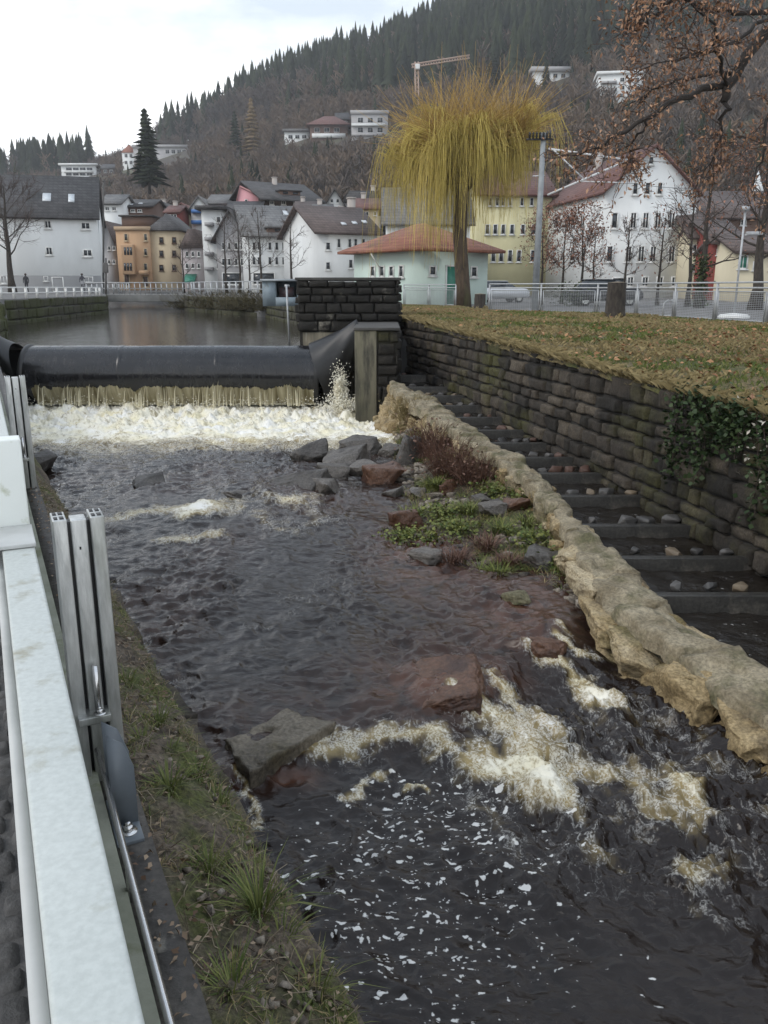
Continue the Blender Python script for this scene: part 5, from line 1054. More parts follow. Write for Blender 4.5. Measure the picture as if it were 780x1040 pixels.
for k, l in enumerate(limbs):
    q = np.array([P(*c) for c in l]); s0 = np.linspace(0, 1, len(q)); s1 = np.linspace(0, 1, 14); q = np.stack([np.interp(s1, s0, q[:, i]) for i in range(3)], -1); q[1:-1] += rg.normal(size=(12, 3)) * .03
    r0 = [.105, .055, .03, .06, .03, .032, .04, .025, .028, .02][k]; mt.tube(q, np.linspace(r0, r0 * (.55 if k == 0 else .2), 14), 7)
    for j in range(17 if k else 6):
        g = rg.uniform(.3, 1); p2 = np.array([np.interp(g, s1, q[:, i]) for i in range(3)]); d = nrm(nrm(q[-1] - q[0]) * .6 + rg.normal(size=3) * .8); b2 = branch(mc, p2, d, rg.uniform(.25, .75), .010, rg, .25, 0, 5, 3)
        for i_ in range(4): b3 = branch(mc, b2[rg.integers(1, 5)], nrm(d + rg.normal(size=3)), rg.uniform(.1, .35), .005, rg, .25, -.05, 3, 3); tips += list(b3)
        tips += list(b2[2:])
tips = np.array(tips); M_oak = leafmat('oak_leaf', (.17, .08, .045), (.48, .29, .18)); ii = rg.integers(len(tips), size=4000); leaves(ml, tips[ii] + rg.normal(size=(4000, 3)) * .06, .072, rg, flat=.9, asp=.4)
mt.build('trunk', mat('oak_bark', (.035, .028, .024), (.018, .015, .013), .95, sc=10, bump=.9, bsc=20), t, True); mc.build('twigs', M_twig, t); ml.build('leaves', M_oak, t)
# parked cars behind the fence
def car(label, c, yaw, paint):
    t = thing('parked_car', label, 'car', c, 'cars parked behind the fence'); Mx = np.array(Matrix.Rotation(yaw, 3, 'Z')); T = lambda v: v @ Mx.T + np.array(c)
    prof = [(-2.05, .35), (-2.08, .75), (-1.95, .92), (-1.2, 1.0), (1.75, .98), (2.05, .82), (2.1, .4), (1.75, .28), (-1.75, .28)]
    bm = bmesh.new(); vs_ = [bm.verts.new((x, -.85, z)) for x, z in prof]; f = bm.faces.new(vs_); e = bmesh.ops.extrude_face_region(bm, geom=[f]); bmesh.ops.translate(bm, verts=[v for v in e['geom'] if isinstance(v, bmesh.types.BMVert)], vec=(0, 1.7, 0)); bmesh.ops.recalc_face_normals(bm, faces=list(bm.faces)); bmesh.ops.bevel(bm, geom=list(bm.edges), offset=.07, segments=2, affect='EDGES'); MB().bm(bm, T).build('body', paint, t, True)
    MB().prism([(-1.55, -.70, .97), (1.15, -.70, .97), (.45, -.60, 1.45), (-1.1, -.60, 1.45)], (0, .0, 0), T) if False else None
    a = [(-1.6, .74, .97), (1.2, .74, .97), (.45, .6, 1.42), (-1.1, .6, 1.42)]; v = np.array([(x, -y, z) for x, y, z in a] + [(x, y, z) for x, y, z in a]); MB().add(T(v), np.array([(0, 1, 2, 3), (5, 4, 7, 6), (1, 5, 6, 2), (4, 0, 3, 7)])).build('window_band', M_glass, t)
    MB().bbox((-1.15, -.62, 1.42), (.5, .62, 1.47), .02, T).build('roof', paint, t)
    for x in (-1.25, 1.3):
        for y in (-.80, .62):
            th = np.linspace(0, 2 * math.pi, 17); V = np.array([np.stack([x + r_ * np.cos(th), 0 * th + y + d_, .32 + r_ * np.sin(th)], -1) for r_, d_ in [(.0, 0), (.2, 0), (.31, -.01), (.32, .03), (.32, .15), (.31, .18), (0, .18)]]); w_ = MB().grid(T(V.reshape(-1, 3)).reshape(V.shape)).build('wheel', M_black, t, True)
            V = np.array([np.stack([x + r_ * np.cos(th), 0 * th + y + (-.015 if y < 0 else .195), .32 + r_ * np.sin(th)], -1) for r_ in (0, .19)]); MB().grid(T(V.reshape(-1, 3)).reshape(V.shape)).build('rim', M_alu, w_)
    for y in (-.6, .6): MB().bbox((2.03, y - .15, .62), (2.1, y + .15, .76), .01, T).build('headlight', M_frame, t)
    return t
for x, Y, pc, lab, yw in [(612, 49, (.03, .03, .035), 'dark car parked left of the tree stump behind the mesh fence', 0.1), (505, 60, (.6, .62, .65), 'silver car parked between the green hut and the yellow house', .3), ]:
    p = P(x, 300, Y); p[2] = -1.02; car(lab, p, yw, mat('car_paint_' + str(x).replace('6', 'a'), pc, tuple(q * .9 for q in pc), .25))
# ============================================================ BUILDINGS
WALLM = {}
def wm(name, c, dirt=None, sc=.5): return mat('render_' + name, c, tuple(q * .88 for q in c), .9, sc=sc, bump=.15, bsc=6, c3=dirt, sc3=.5, lo3=.58, hi3=.75, stretch=(1, 1, .4)) 
M_wwhite = wm('white', (.68, .69, .68)); M_wgrey = wm('grey', (.36, .35, .35)); M_worange = wm('orange', (.50, .32, .19)); M_wyellow = wm('yellow', (.64, .59, .36)); M_wcream = wm('cream', (.58, .52, .38)); M_wgreen = wm('mint', (.55, .66, .60)); M_wmauve = wm('mauve', (.40, .36, .36)); M_wpink = wm('pink', (.55, .28, .30)); M_wred = wm('oxblood', (.22, .05, .04)); M_plinth = wm('plinth', (.27, .27, .27)); M_wbrown = wm('brown', (.14, .09, .07)); M_wbuff = wm('buff', (.54, .44, .30))
M_rdark = tiles('roof_dark', (.050, .047, .047), (.085, .08, .08), .5, c3=(.03, .03, .03)); M_rgrey = tiles('roof_grey', (.13, .13, .13), (.19, .185, .18), .45); M_rbrown = tiles('roof_brown', (.085, .062, .055), (.13, .095, .085), .4); M_rred = tiles('roof_red', (.24, .085, .05), (.33, .14, .085), .35, c3=(.14, .06, .04)); M_rredb = tiles('roof_redbrown', (.13, .06, .05), (.19, .09, .075), .4)
M_shut = mat('shutter_grey', (.10, .095, .09)); M_blue = mat('blue_paint', (.05, .15, .36), (.04, .12, .30), .6); M_green = mat('green_paint', (.03, .20, .14), (.03, .16, .11), .5)
def house(label, x0, x1, yb, ye, yr, Y, dep, ridge, mw, mr, wins=(), yaw=0, over=.4, name='house', cat='house', group=None, base=3.0, left=(), frame=None, ridgefrac=.5, plinth=None, door=(), chim=(), skyl=(), balc=(), dorm=(), xl=None):
    O = P(x0, yb, Y); u = np.array((math.cos(yaw), math.sin(yaw))); v = np.array((-math.sin(yaw), math.cos(yaw)))
    a, b, c = ray(x1, yb); q = a / b; w = (q * Y - O[0]) / (u[0] - q * u[1])
    if xl is not None:
        a, b, c = ray(xl, yb); q = a / b; dep = (O[0] - q * Y) / (-v[0] + q * v[1])
    zb = O[2]; ze = P(x0, ye, Y)[2]; off = .0 if ridge in ('y', 'flat', 'mansard') else dep * ridgefrac
    mid = O[:2] + u * w / 2 + v * off; zr = P(x0, yr, mid[1])[2] if ridge != 'y' else P(x0, yr, mid[1])[2]
    zr = max(zr, ze + .15)
    T = lambda p: np.stack([O[0] + p[:, 0] * u[0] + p[:, 1] * v[0], O[1] + p[:, 0] * u[1] + p[:, 1] * v[1], p[:, 2]], -1)
    t = thing(name, label, cat, (*(O[:2] + u * w / 2 + v * dep / 2), zb), group)
    zl = zb - base; mb = MB()
    if ridge == 'x': mb.prism([(0, 0, zl), (0, dep, zl), (0, dep, ze), (0, dep * ridgefrac, zr - .05), (0, 0, ze)], (w, 0, 0), T)
    elif ridge == 'y': mb.prism([(0, 0, zl), (w, 0, zl), (w, 0, ze), (w * ridgefrac, 0, zr - .05), (0, 0, ze)], (0, dep, 0), T)
    else: mb.box((0, 0, zl), (w, dep, ze), T)
    mb.build('wall', mw, t); o_ = over; th_ = .22; mb = MB()
    if ridge in 'xy' and len(ridge) == 1:
        D, Lw = (dep, w) if ridge == 'x' else (w, dep); rf_ = D * ridgefrac; s1 = (zr - ze) / rf_; s2 = (zr - ze) / (D - rf_)
        pr = [(-o_, ze - o_ * s1), (rf_, zr), (D + o_, ze - o_ * s2), (D + o_, ze - o_ * s2 + th_), (rf_, zr + th_), (-o_, ze - o_ * s1 + th_)]
        for a_, b_ in ((0, 1), (1, 2)):
            qd = [pr[a_], pr[b_], pr[5 - b_], pr[5 - a_]]
            mb.prism([((-o_, k[0], k[1]) if ridge == 'x' else (k[0], -o_, k[1])) for k in qd], (Lw + 2 * o_, 0, 0) if ridge == 'x' else (0, Lw + 2 * o_, 0), T)
    elif ridge == 'hip':
        m_ = min(w, dep) / 2; A_ = [(-o_, -o_), (w + o_, -o_), (w + o_, dep + o_), (-o_, dep + o_)]
        r0, r1 = ((m_, dep / 2), (w - m_, dep / 2)) if w >= dep else ((w / 2, m_), (w / 2, dep - m_))
        if abs(w - dep) < .3: r1 = (r0[0] + .2, r0[1] + .1)
        vv = [(*k, ze - .05) for k in A_] + [(*k, ze + .1) for k in A_] + [(*r0, zr), (*r1, zr)]
        fs = [(0, 3, 2, 1), (0, 1, 5, 4), (1, 2, 6, 5), (2, 3, 7, 6), (3, 0, 4, 7)]; mb.add(T(np.array(vv)), [list(k) for k in fs])
        n0 = mb.n - 10; rf2 = ([(4, 5, 9, 8), (6, 7, 8, 9)], [(5, 6, 9), (7, 4, 8)]) if w >= dep else ([(5, 6, 9, 8), (7, 4, 8, 9)], [(4, 5, 8), (6, 7, 9)])
        for k in rf2[0] + rf2[1]: mb.f.append(np.array([k]) + n0)
    elif ridge == 'mansard':
        i_ = .8; vv = [(-.2, -.2, ze), (w + .2, -.2, ze), (w + .2, dep + .2, ze), (-.2, dep + .2, ze), (i_, i_, zr), (w - i_, i_, zr), (w - i_, dep - i_, zr), (i_, dep - i_, zr)]
        mb.add(T(np.array(vv)), np.array([(0, 3, 2, 1), (4, 5, 6, 7), (0, 1, 5, 4), (1, 2, 6, 5), (2, 3, 7, 6), (3, 0, 4, 7)]))
    else: mb.box((-o_, -o_, ze + .003), (w + o_, dep + o_, max(zr, ze + .25)), T)
    roof = mb.build('roof', mr, t); sl1 = (zr - ze) / max(.1, dep * ridgefrac)
    for k in range(len(chim)):
        cu, cv, ch = chim[k]; zc = zr + ch; MB().box((cu * w - .3, cv * dep - .3, min(ze, zr) - .2), (cu * w + .3, cv * dep + .3, zc), T).box((cu * w - .36, cv * dep - .36, zc), (cu * w + .36, cv * dep + .36, zc + .12), T).build('chimney', wm('chimney', (.4, .36, .33)), roof)
    for (px, py, wp, hp) in skyl:       # roof windows on the front slope
        a, b, c = ray(px, py); N_ = np.array((v[0] * sl1, v[1] * sl1, -1.0)); P0 = np.array((*O[:2], ze + th_)); tt = N_ @ P0 / (N_ @ np.array((a, b, c))); H = np.array((a, b, c)) * tt; U_ = (H[:2] - O[:2]) @ u; V_ = (H[:2] - O[:2]) @ v; ww = wp * tt / FPX / 2; hh = hp * tt / FPX * .9
        f = lambda du, dv, dz: (U_ + du, V_ + dv, ze + th_ + (V_ + dv) * sl1 + dz); MB().prism([f(-ww, -hh, .02), f(ww, -hh, .02), f(ww, hh, .02), f(-ww, hh, .02)], (0, 0, .1), T).build('roof_window', mat('skylight', (.55, .58, .6), (.45, .48, .5), .15), roof)
    def win(px, py, wp, hp, side=None, m=None, nm='window', fr=None, pane=True, mull=True):
        a, b, c = ray(px, py); dr = np.array((a, b)); nv = v if side is None else u
        tt = (O[:2] @ nv) / (dr @ nv); H = np.array((a, b, c)) * tt; rel = H[:2] - O[:2]
        cen = rel @ u if side is None else rel @ v; obl = abs(nrm(dr) @ nv)
        ww = wp * tt / FPX / max(.35, obl) / 2 * 1.12; hh = hp * tt / FPX / 2; z = H[2]; fw = min(.09, ww * .3)
        if cen - ww < .05: cen = ww + .06
        G = (lambda a_, b_, d0, d1: ((a_[0], -d1, a_[1]), (b_[0], -d0, b_[1]))) if side is None else (lambda a_, b_, d0, d1: ((-d1, a_[0], a_[1]), (-d0, b_[0], b_[1])))
        mb = MB(); d1 = .07
        for A0, B0 in (((cen - ww, z - hh), (cen - ww + fw, z + hh)), ((cen + ww - fw, z - hh), (cen + ww, z + hh)), ((cen - ww + fw, z - hh), (cen + ww - fw, z - hh + fw)), ((cen - ww + fw, z + hh - fw), (cen + ww - fw, z + hh))): mb.box(*G(A0, B0, -.02, d1), T)
        if mull and ww > .3: mb.box(*G((cen - fw * .3, z - hh + fw), (cen + fw * .3, z + hh - fw), -.02, d1 - .01), T)
        mb.box(*G((cen - ww - .08, z - hh - .09), (cen + ww + .08, z - hh - .003), -.02, .13), T)
        f_ = mb.build(nm, fr or frame or M_frame, t)
        if pane: MB().box(*G((cen - ww + fw * .5, z - hh + fw * .5), (cen + ww - fw * .5, z + hh - fw * .5), -.02, .03), T).build('pane', m or M_glass, f_)
    for k in wins: win(*k)
    for k in left: win(*k, 'L')
    for k in door: win(k[0], k[1], k[2], k[3], None, k[4], 'door', k[5] if len(k) > 5 else None, True, False)
    for (px, py, wp, hp, m_) in balc:
        a, b, c = ray(px, py); dr = np.array((a, b)); tt = (O[:2] @ v) / (dr @ v); H = np.array((a, b, c)) * tt; U_ = (H[:2] - O[:2]) @ u; ww = wp * tt / FPX / 2; hh = hp * tt / FPX / 2
        MB().box((U_ - ww, -1.0, H[2] - hh), (U_ + ww, -.93, H[2] + hh), T).box((U_ - ww, -.93, H[2] - hh), (U_ + ww, -.003, H[2] - hh + .14), T).box((U_ - ww, -.93, H[2] - hh + .14), (U_ - ww + .07, -.003, H[2] + hh), T).box((U_ + ww - .07, -.93, H[2] - hh + .14), (U_ + ww, -.003, H[2] + hh), T).build('balcony', m_, t)
    for (px, py, wp, hp, m_) in dorm:
        a, b, c = ray(px, py); N_ = np.array((v[0] * sl1, v[1] * sl1, -1.0)); P0 = np.array((*O[:2], ze + th_)); tt = N_ @ P0 / (N_ @ np.array((a, b, c))); H = np.array((a, b, c)) * tt; U_ = (H[:2] - O[:2]) @ u; V_ = (H[:2] - O[:2]) @ v; ww = wp * tt / FPX / 2; hh = hp * tt / FPX
        d_ = MB().box((U_ - ww, V_, H[2] - .3), (U_ + ww, V_ + hh / max(sl1, .2) + .3, H[2] + hh), T).build('dormer', m_, roof); MB().box((U_ - ww - .2, V_ - .3, H[2] + hh + .003), (U_ + ww + .2, V_ + hh / max(sl1, .2) + .4, H[2] + hh + .18), T).build('dormer_roof', mr, roof)
        n_ = max(1, int(ww * 2 / 1.5))
        for k in range(n_): uc = U_ - ww + (k + .5) * 2 * ww / n_; MB().box((uc - .4, V_ - .04, H[2] + hh * .2), (uc + .4, V_ + .01, H[2] + hh * .85), T).build('dormer_window', M_glass, roof)
    if plinth: MB().box((.0, -.05, zl), (w, -.003, P(x0, plinth, Y)[2]), T).build('plinth', M_plinth, t)
    return t, T, w, dep, ze, zr
def gr(xs, ys, w, h): return [(x, y, w, h) for x in xs for y in ys]
# ---- left bank
lw = house('large white house with dark tiled roof on the left bank, cut by the picture edge', -40, 104, 299, 218, 180, 82, 11, 'x', M_wwhite, M_rdark, [(48.7, 228, 6, 8), (87, 229.5, 8, 7), (50, 255, 6, 8), (89, 257, 8, 7), (46.7, 283, 4, 5), (90, 284, 8, 6), (-10, 230, 6, 8), (-10, 256, 6, 8), (4, 284, 6, 8)], yaw=R(15), door=[(59, 289, 10, 15, mat('garage_white', (.6, .6, .6), (.55, .55, .55)))], plinth=279.5, skyl=[(47.5, 201, 8, 6), (72.5, 202, 6, 6)], over=.35)
t = thing('vent_pipe', 'tall white vent pipe on the dark roof of the large white house', 'vent pipe', P(39.7, 214, 88.6)); MB().tube([P(39.5, 219, 87.5), P(39.5, 196, 87.5)], .12, 8).build('pipe', M_frame, t); MB().lathe(tuple(P(39.5, 215, 87.5)), [(.3, 0), (.3, .1), (.14, .4)], 10).build('collar', M_frame, t)
for k, (xx, ya, yb_) in enumerate([(41.5, 219, 266), (99.5, 219, 296), (105, 182, 298)]):
    t = thing('drainpipe', ['white drainpipe in the middle of the large white house', 'dark drainpipe near the right corner of the large white house', 'grey corner pipe at the right edge of the large white house'][k], 'drainpipe', P(xx, yb_, 87.8)); MB().tube([P(xx, ya, 87.8), P(xx, yb_, 87.8)], .09, 6).build('pipe', [M_frame, M_galv, M_shut][k], t); MB().box(tuple(P(xx - 1, ya + 3, 87.7)), tuple(P(xx + 1, ya + 1, 88.0))).build('hopper', [M_frame, M_galv, M_shut][k], t)
# ---- town, front row
GT = 'houses of the town beyond the bridge'
D1 = wm('brown_dark', (.10, .07, .06))
house('orange corner house with flat terrace top beyond the bridge', 122, 155, 294, 234, 230, 108, 9, 'flat', M_worange, wm('terrace', (.45, .33, .22)), gr([128, 148], [241, 256, 271], 3.2, 7), group=GT, over=.15, balc=[(148, 277, 9, 4, M_worange)], door=[(129, 284, 5, 13, D1), (148, 286, 5, 11, D1)], frame=M_wbuff)
t = thing('bay_window', 'orange bay window with tall panes on the front of the orange corner house', 'bay window', P(130, 279, 107.4)); a, b_ = P(124.5, 279, 107), P(135, 248, 107); MB().bbox((a[0], 107, a[2]), (b_[0], 107.95, b_[2]), .15).build('wall', M_worange, t)
for z in (255, 271):
    for x in (127, 130, 133): q = P(x, z, 107); MB().box((q[0] - .13, 106.97, q[2] - .45), (q[0] + .13, 107.02, q[2] + .45)).build('pane', M_glass, t)
house('buff yellow house with dark hipped roof joined to the orange house', 155.5, 185, 294, 234, 219, 108.5, 10, 'hip', M_wbuff, M_rdark, gr([164, 177], [244, 257.5, 272], 3.6, 6), group=GT, over=.3, frame=M_dframe)
t = thing('roof_terrace', 'dark glazed attic room on the flat top of the orange house', 'attic', P(140, 230, 112)); a, b_ = P(124, 230, 112), P(154, 220, 112); MB().box((a[0], 112, a[2]), (b_[0], 115, b_[2])).build('wall', M_wbrown, t); MB().box((a[0] - .3, 111.7, b_[2] + .003), (b_[0] + .3, 115.3, b_[2] + .2)).build('roof', M_rdark, t)
house('grey house with brown mansard roof beside the buff yellow house', 186, 207, 294, 252, 232, 104, 9, 'mansard', M_wmauve, M_rbrown, gr([190, 196, 202], [258, 270], 2.6, 5), group=GT)
t = thing('awning', 'green shop awning at the foot of the grey mansard house', 'awning', P(191, 287, 102.5)); a, b_ = P(186, 285, 102.5), P(197, 278, 102.5); MB().prism([(a[0], 102.4, a[2]), (a[0], 103.95, b_[2]), (a[0], 103.95, b_[2] - .25), (a[0], 102.4, a[2] - .3)], (b_[0] - a[0], 0, 0)).build('canopy', M_green, t); MB().tube([(a[0], 102.45, a[2] - .3), (a[0], 102.45, a[2] - 1.5)], .04, 5).build('leg', M_galv, t)
house('pale modern apartment block with stacked balconies and a dark flat roof', 208.5, 229, 294, 213, 209, 98, 14, 'flat', M_wwhite, M_rdark, gr([222], [223, 239, 254, 270], 4, 6), group=GT, over=.6, balc=[(213.5, y, 8, 3.4, M_wgrey) for y in (228, 243, 258, 273)])
house('grey house with pointed dark turret roofs beyond the bridge', 222, 251, 294, 239, 214, 95, 9, 'y', M_wgrey, M_rdark, gr([227, 233, 240, 246], [250, 266], 3, 7), group=GT, over=.5, door=[(236, 283, 18, 12, M_glass)])
house('dark roofed house with wooden gable behind the turret house', 246, 273, 280, 232, 211, 101, 9, 'x', D1, M_rdark, gr([252, 258, 264], [236], 3, 4), group=GT, over=.5)
house('large white house with reddish eaves and big grey roof opposite the bridge', 252, 322, 294, 238, 211, 90, 13, 'x', M_wwhite, M_rgrey, gr([258, 263, 274, 281, 288], [250, 265], 3.2, 8), group=GT, over=.6, skyl=[(290, 217, 5, 5)], dorm=[(283, 236, 24, 4, M_wbrown)], yaw=R(14), door=[(268, 283, 20, 12, M_glass), (300, 284, 16, 12, M_wred)])
house('red roofed annex with skylight right of the big grey roof', 299, 336, 290, 238, 221, 86, 8, 'hip', M_wwhite, M_rredb, gr([306, 314], [252, 267], 3.2, 8), group=GT, over=.6, skyl=[(315, 231, 4, 5)])
house('cream and white house with long brown roof and tall windows left of the green hut', 324, 383, 292, 235, 212, 76, 9, 'x', M_wwhite, M_rbrown, gr([344, 355, 361, 369], [247], 3.4, 9) + gr([356, 370], [268], 4, 9) + gr([333], [250, 270], 4.5, 8), group=GT, over=.5, yaw=R(26), skyl=[(349, 228, 5, 2.5), (360, 227, 5, 2.5), (370, 226, 5, 2.5)], chim=[(.95, .55, 1.0)])
house('white house behind with big grey roof and snow guards, left of the willow', 392, 476, 288, 227, 193, 72, 11, 'x', M_wwhite, M_rgrey, gr([387, 396], [245], 3.5, 7), group=GT, over=.4, chim=[(.3, .5, .6)])
house('white gabled house half hidden behind the willow trunk', 472, 500, 290, 208, 178, 92, 9, 'y', M_wwhite, M_rbrown, gr([482, 490], [215], 3, 6), group=GT, over=.4)
# ---- second row up the slope
G2 = 'houses on the lower slope above the town'
def uph(yb, xm): return hit(xm, yb)[1]
house('small white gabled house with grey roof right above the white riverside house', 104, 123, 224, 207, 199, 128, 8, 'x', M_wwhite, M_rgrey, gr([109, 116], [212], 4, 4), group=G2, base=8)
house('narrow dark roofed house squeezed behind the white riverside house', 107, 119, 294, 243, 226, 112, 7, 'y', M_wgrey, M_rbrown, gr([111, 116], [252, 266], 2.4, 4), group=GT)
house('low dark flat roofed hall above the orange house', 123, 154, 224, 210, 204, 132, 10, 'x', M_wbrown, M_rdark, gr([128, 135, 142], [214], 4, 3), group=G2, base=8, skyl=[(133, 208, 4, 2), (143, 207, 4, 2)])
house('small cream gabled house with dark red eaves on the slope', 178, 193, 225, 214, 207, 135, 8, 'y', M_wcream, M_rredb, gr([184, 189], [216], 2.4, 3.6), group=G2, base=8)
house('white gabled house with bright blue balconies', 195, 212, 232, 211, 200, 131, 9, 'y', M_wwhite, M_rgrey, gr([200, 206], [210], 3, 4), group=G2, base=9, balc=[(202, 215, 13, 3.4, M_blue), (202, 226, 13, 3.4, M_blue)])
house('long grey roof beside the blue balcony house', 212, 232, 226, 207, 199, 134, 10, 'x', M_wgrey, M_rgrey, gr([218, 226], [212], 3, 4), group=G2, base=8)
house('pink house with a steep lean-to gable among dark roofs', 241, 275, 222, 205, 190, 128, 8, 'y', M_wpink, wm('pink_roof', (.42, .22, .22)), [(250, 204, 2.5, 3)], group=G2, base=9, ridgefrac=.12, over=.15)
house('broad dark timber chalet with dormers above the town', 269, 322, 212, 201, 187, 126, 13, 'x', M_wood, M_rdark, gr([276, 288, 300, 312], [206], 4, 4), group=G2, base=9, over=1.0, dorm=[(295, 198, 22, 3.5, M_wbrown)], yaw=R(30), chim=[(.5, .45, .8)])
house('dark gabled house with white front between chalet and willow', 332, 349, 222, 207, 193, 118, 9, 'y', M_wwhite, M_rdark, gr([337, 343], [204, 213], 3, 4), group=G2, base=9, over=.5)
house('dark mansard roofed house left of the willow crown', 349, 386, 220, 206, 193, 121, 10, 'mansard', M_wgrey, M_rdark, gr([356, 364, 373], [211], 5, 4), group=G2, base=9, chim=[(.8, .4, .9)])
house('grey roofed house between the pale block and the dark chalet', 230, 262, 240, 221, 206, 120, 10, 'x', M_wgrey, M_rdark, gr([238, 250], [226], 4, 4), group=G2, base=8)
for k, (x0, x1, yb, ye, yr, Y, rd_, mw, mr, lab) in enumerate([
    (213, 226, 222, 212, 205, 150, 'x', M_wcream, M_rbrown, 'cream house with brown roof above the pale balcony block'), (262, 276, 232, 222, 213, 116, 'y', M_wwhite, M_rredb, 'small white gable with red-brown roof between two dark roofs'), (318, 334, 226, 217, 209, 112, 'x', M_wmauve, M_rgrey, 'mauve house with grey roof squeezed before the chalet'), (300, 318, 222, 213, 206, 122, 'x', M_wcream, M_rbrown, 'cream house with brown roof just below the dark chalet'), (157, 170, 220, 212, 205, 140, 'y', M_wwhite, M_rdark, 'white gabled house up behind the buff yellow house'), (169, 181, 223, 216, 210, 128, 'x', M_wred, M_rredb, 'little red house behind the buff yellow house'), (340, 356, 232, 222, 214, 100, 'y', M_wwhite, M_rbrown, 'white gable with brown roof rising behind the long brown roof'), (362, 384, 222, 212, 203, 105, 'x', M_wbuff, M_rredb, 'buff house with red-brown roof left of the willow curtain')]):
    house(lab, x0, x1, yb, ye, yr, Y, 8, rd_, mw, mr, gr(list(np.linspace(x0 + 3, x1 - 3, 3)), [(yb + ye) / 2], 2.6, 3.8), group=G2, base=9, chim=[(.3, .5, .7)])
# ---- right bank
k_, T_, w_, d_, ze_, zr_ = house('pale green hut with red hipped tile roof and green door on the promenade', 425, 494, 314, 254, 227, 50, 6, 'hip', M_wgreen, M_rred, [(439, 275, 6.5, 10), (481, 276, 6, 11)], yaw=R(38), name='hut', cat='hut', over=.75, xl=360, left=[(379, 275.5, 4.5, 11), (388.5, 275.5, 4.5, 11), (398, 275.5, 4.5, 11), (408, 275.5, 4.5, 12)], door=[(458, 290, 10.5, 40, M_green)], base=1.2)
t = thing('gutter_pipe', 'bent pale downpipe under the eaves of the pale green hut', 'drainpipe', P(386, 300, 52)); MB().tube([T_(np.array([q]))[0] for q in [(-.7, 3.6, ze_ - .1), (-.4, 3.6, ze_ - .5), (-.1, 3.6, ze_ - .9), (-.1, 3.6, ze_ - 3.2)]], .05, 6).build('pipe', M_frame, t); a = T_(np.array([(-.1, 3.6, ze_ - 3.2)]))[0]; MB().lathe(tuple(a), [(.09, 0), (.09, .15), (.05, .2)], 8).build('foot', M_frame, t)
house('yellow house with red roof and rows of small windows behind the willow', 485, 556, 300, 197, 176, 84, 10, 'x', M_wyellow, M_rredb, gr([498, 505, 511, 518, 530, 540], [205], 3.4, 8) + gr([495, 503, 511, 520, 531, 542], [233], 4.2, 10) + gr([501, 509, 518, 527, 541], [260], 4.4, 12), over=.5, yaw=R(4))
house('tall white gabled house with red-brown roof on the right bank', 608, 699, 302, 194, 149, 72, 14, 'y', M_wwhite, M_rredb, [(661, 163, 5, 8)] + gr([645, 657.5, 670], [191.5], 5, 12) + gr([624, 643, 655.5, 668, 682], [224], 6, 16) + gr([619, 638, 651, 663, 682], [258], 6, 16) + gr([640, 655, 670, 685], [286], 6, 10), yaw=R(10), over=.35, xl=552, left=[(562, 258, 3.5, 14), (572, 258, 3.5, 14), (582, 258, 4, 14), (593, 258, 4, 15), (565, 226, 3.5, 12), (578, 226, 3.5, 12), (592, 226, 4, 13)], door=[(628, 290, 12, 16, M_glass)], frame=M_frame, chim=[(.42, .75, 1.0)], base=2.5)
house('dark red timber house behind the forked tree at the right', 722, 748, 300, 246, 226, 66, 9, 'x', M_wred, M_rbrown, gr([730, 740], [256], 4, 6), over=.5, base=2)
house('cream house with brown roof half hidden behind the forked tree', 698, 726, 300, 240, 214, 70, 9, 'x', M_wcream, M_rbrown, gr([704, 714], [252, 272], 4, 7), over=.5, base=2)
house('cream annex with green shutters at the right picture edge', 745, 800, 302, 256, 240, 62, 8, 'x', M_wcream, M_rbrown, [(752, 266, 8, 14, None, M_green), (768, 270, 6, 9), (785, 270, 6, 9)], over=.4, base=2)
house('dark brown roofed house up behind the right trees', 700, 790, 240, 220, 196, 100, 12, 'x', M_wbrown, M_rbrown, gr([715, 735, 755], [226], 5, 6), over=.6, base=9)
c = P(769, 203, 130); t = thing('church_spire', 'slim white pointed spire rising among bare trees at the right', 'spire', c); w_ = 6 * 130 / FPX / 1.05; tp = P(770, 171, 130)
MB().add([(c[0] - w_, 130 - w_, c[2]), (c[0] + w_, 130 - w_, c[2]), (c[0] + w_, 130 + w_, c[2]), (c[0] - w_, 130 + w_, c[2]), tp], []).build  # kept simple below
mb = MB(); mb.add([(c[0] - w_, 130 - w_, c[2]), (c[0] + w_, 130 - w_, c[2]), (c[0] + w_, 130 + w_, c[2]), (c[0] - w_, 130 + w_, c[2]), tp], []); mb.f += [np.array([(0, 1, 4), (1, 2, 4), (2, 3, 4), (3, 0, 4)]), np.array([(0, 3, 2, 1)])]; mb.build('roof', M_wwhite, t)
MB().box((c[0] - w_ * .8, 130 - w_ * .8, c[2] - 14), (c[0] + w_ * .8, 130 + w_ * .8, c[2] - .003)).build('tower', M_wcream, t)
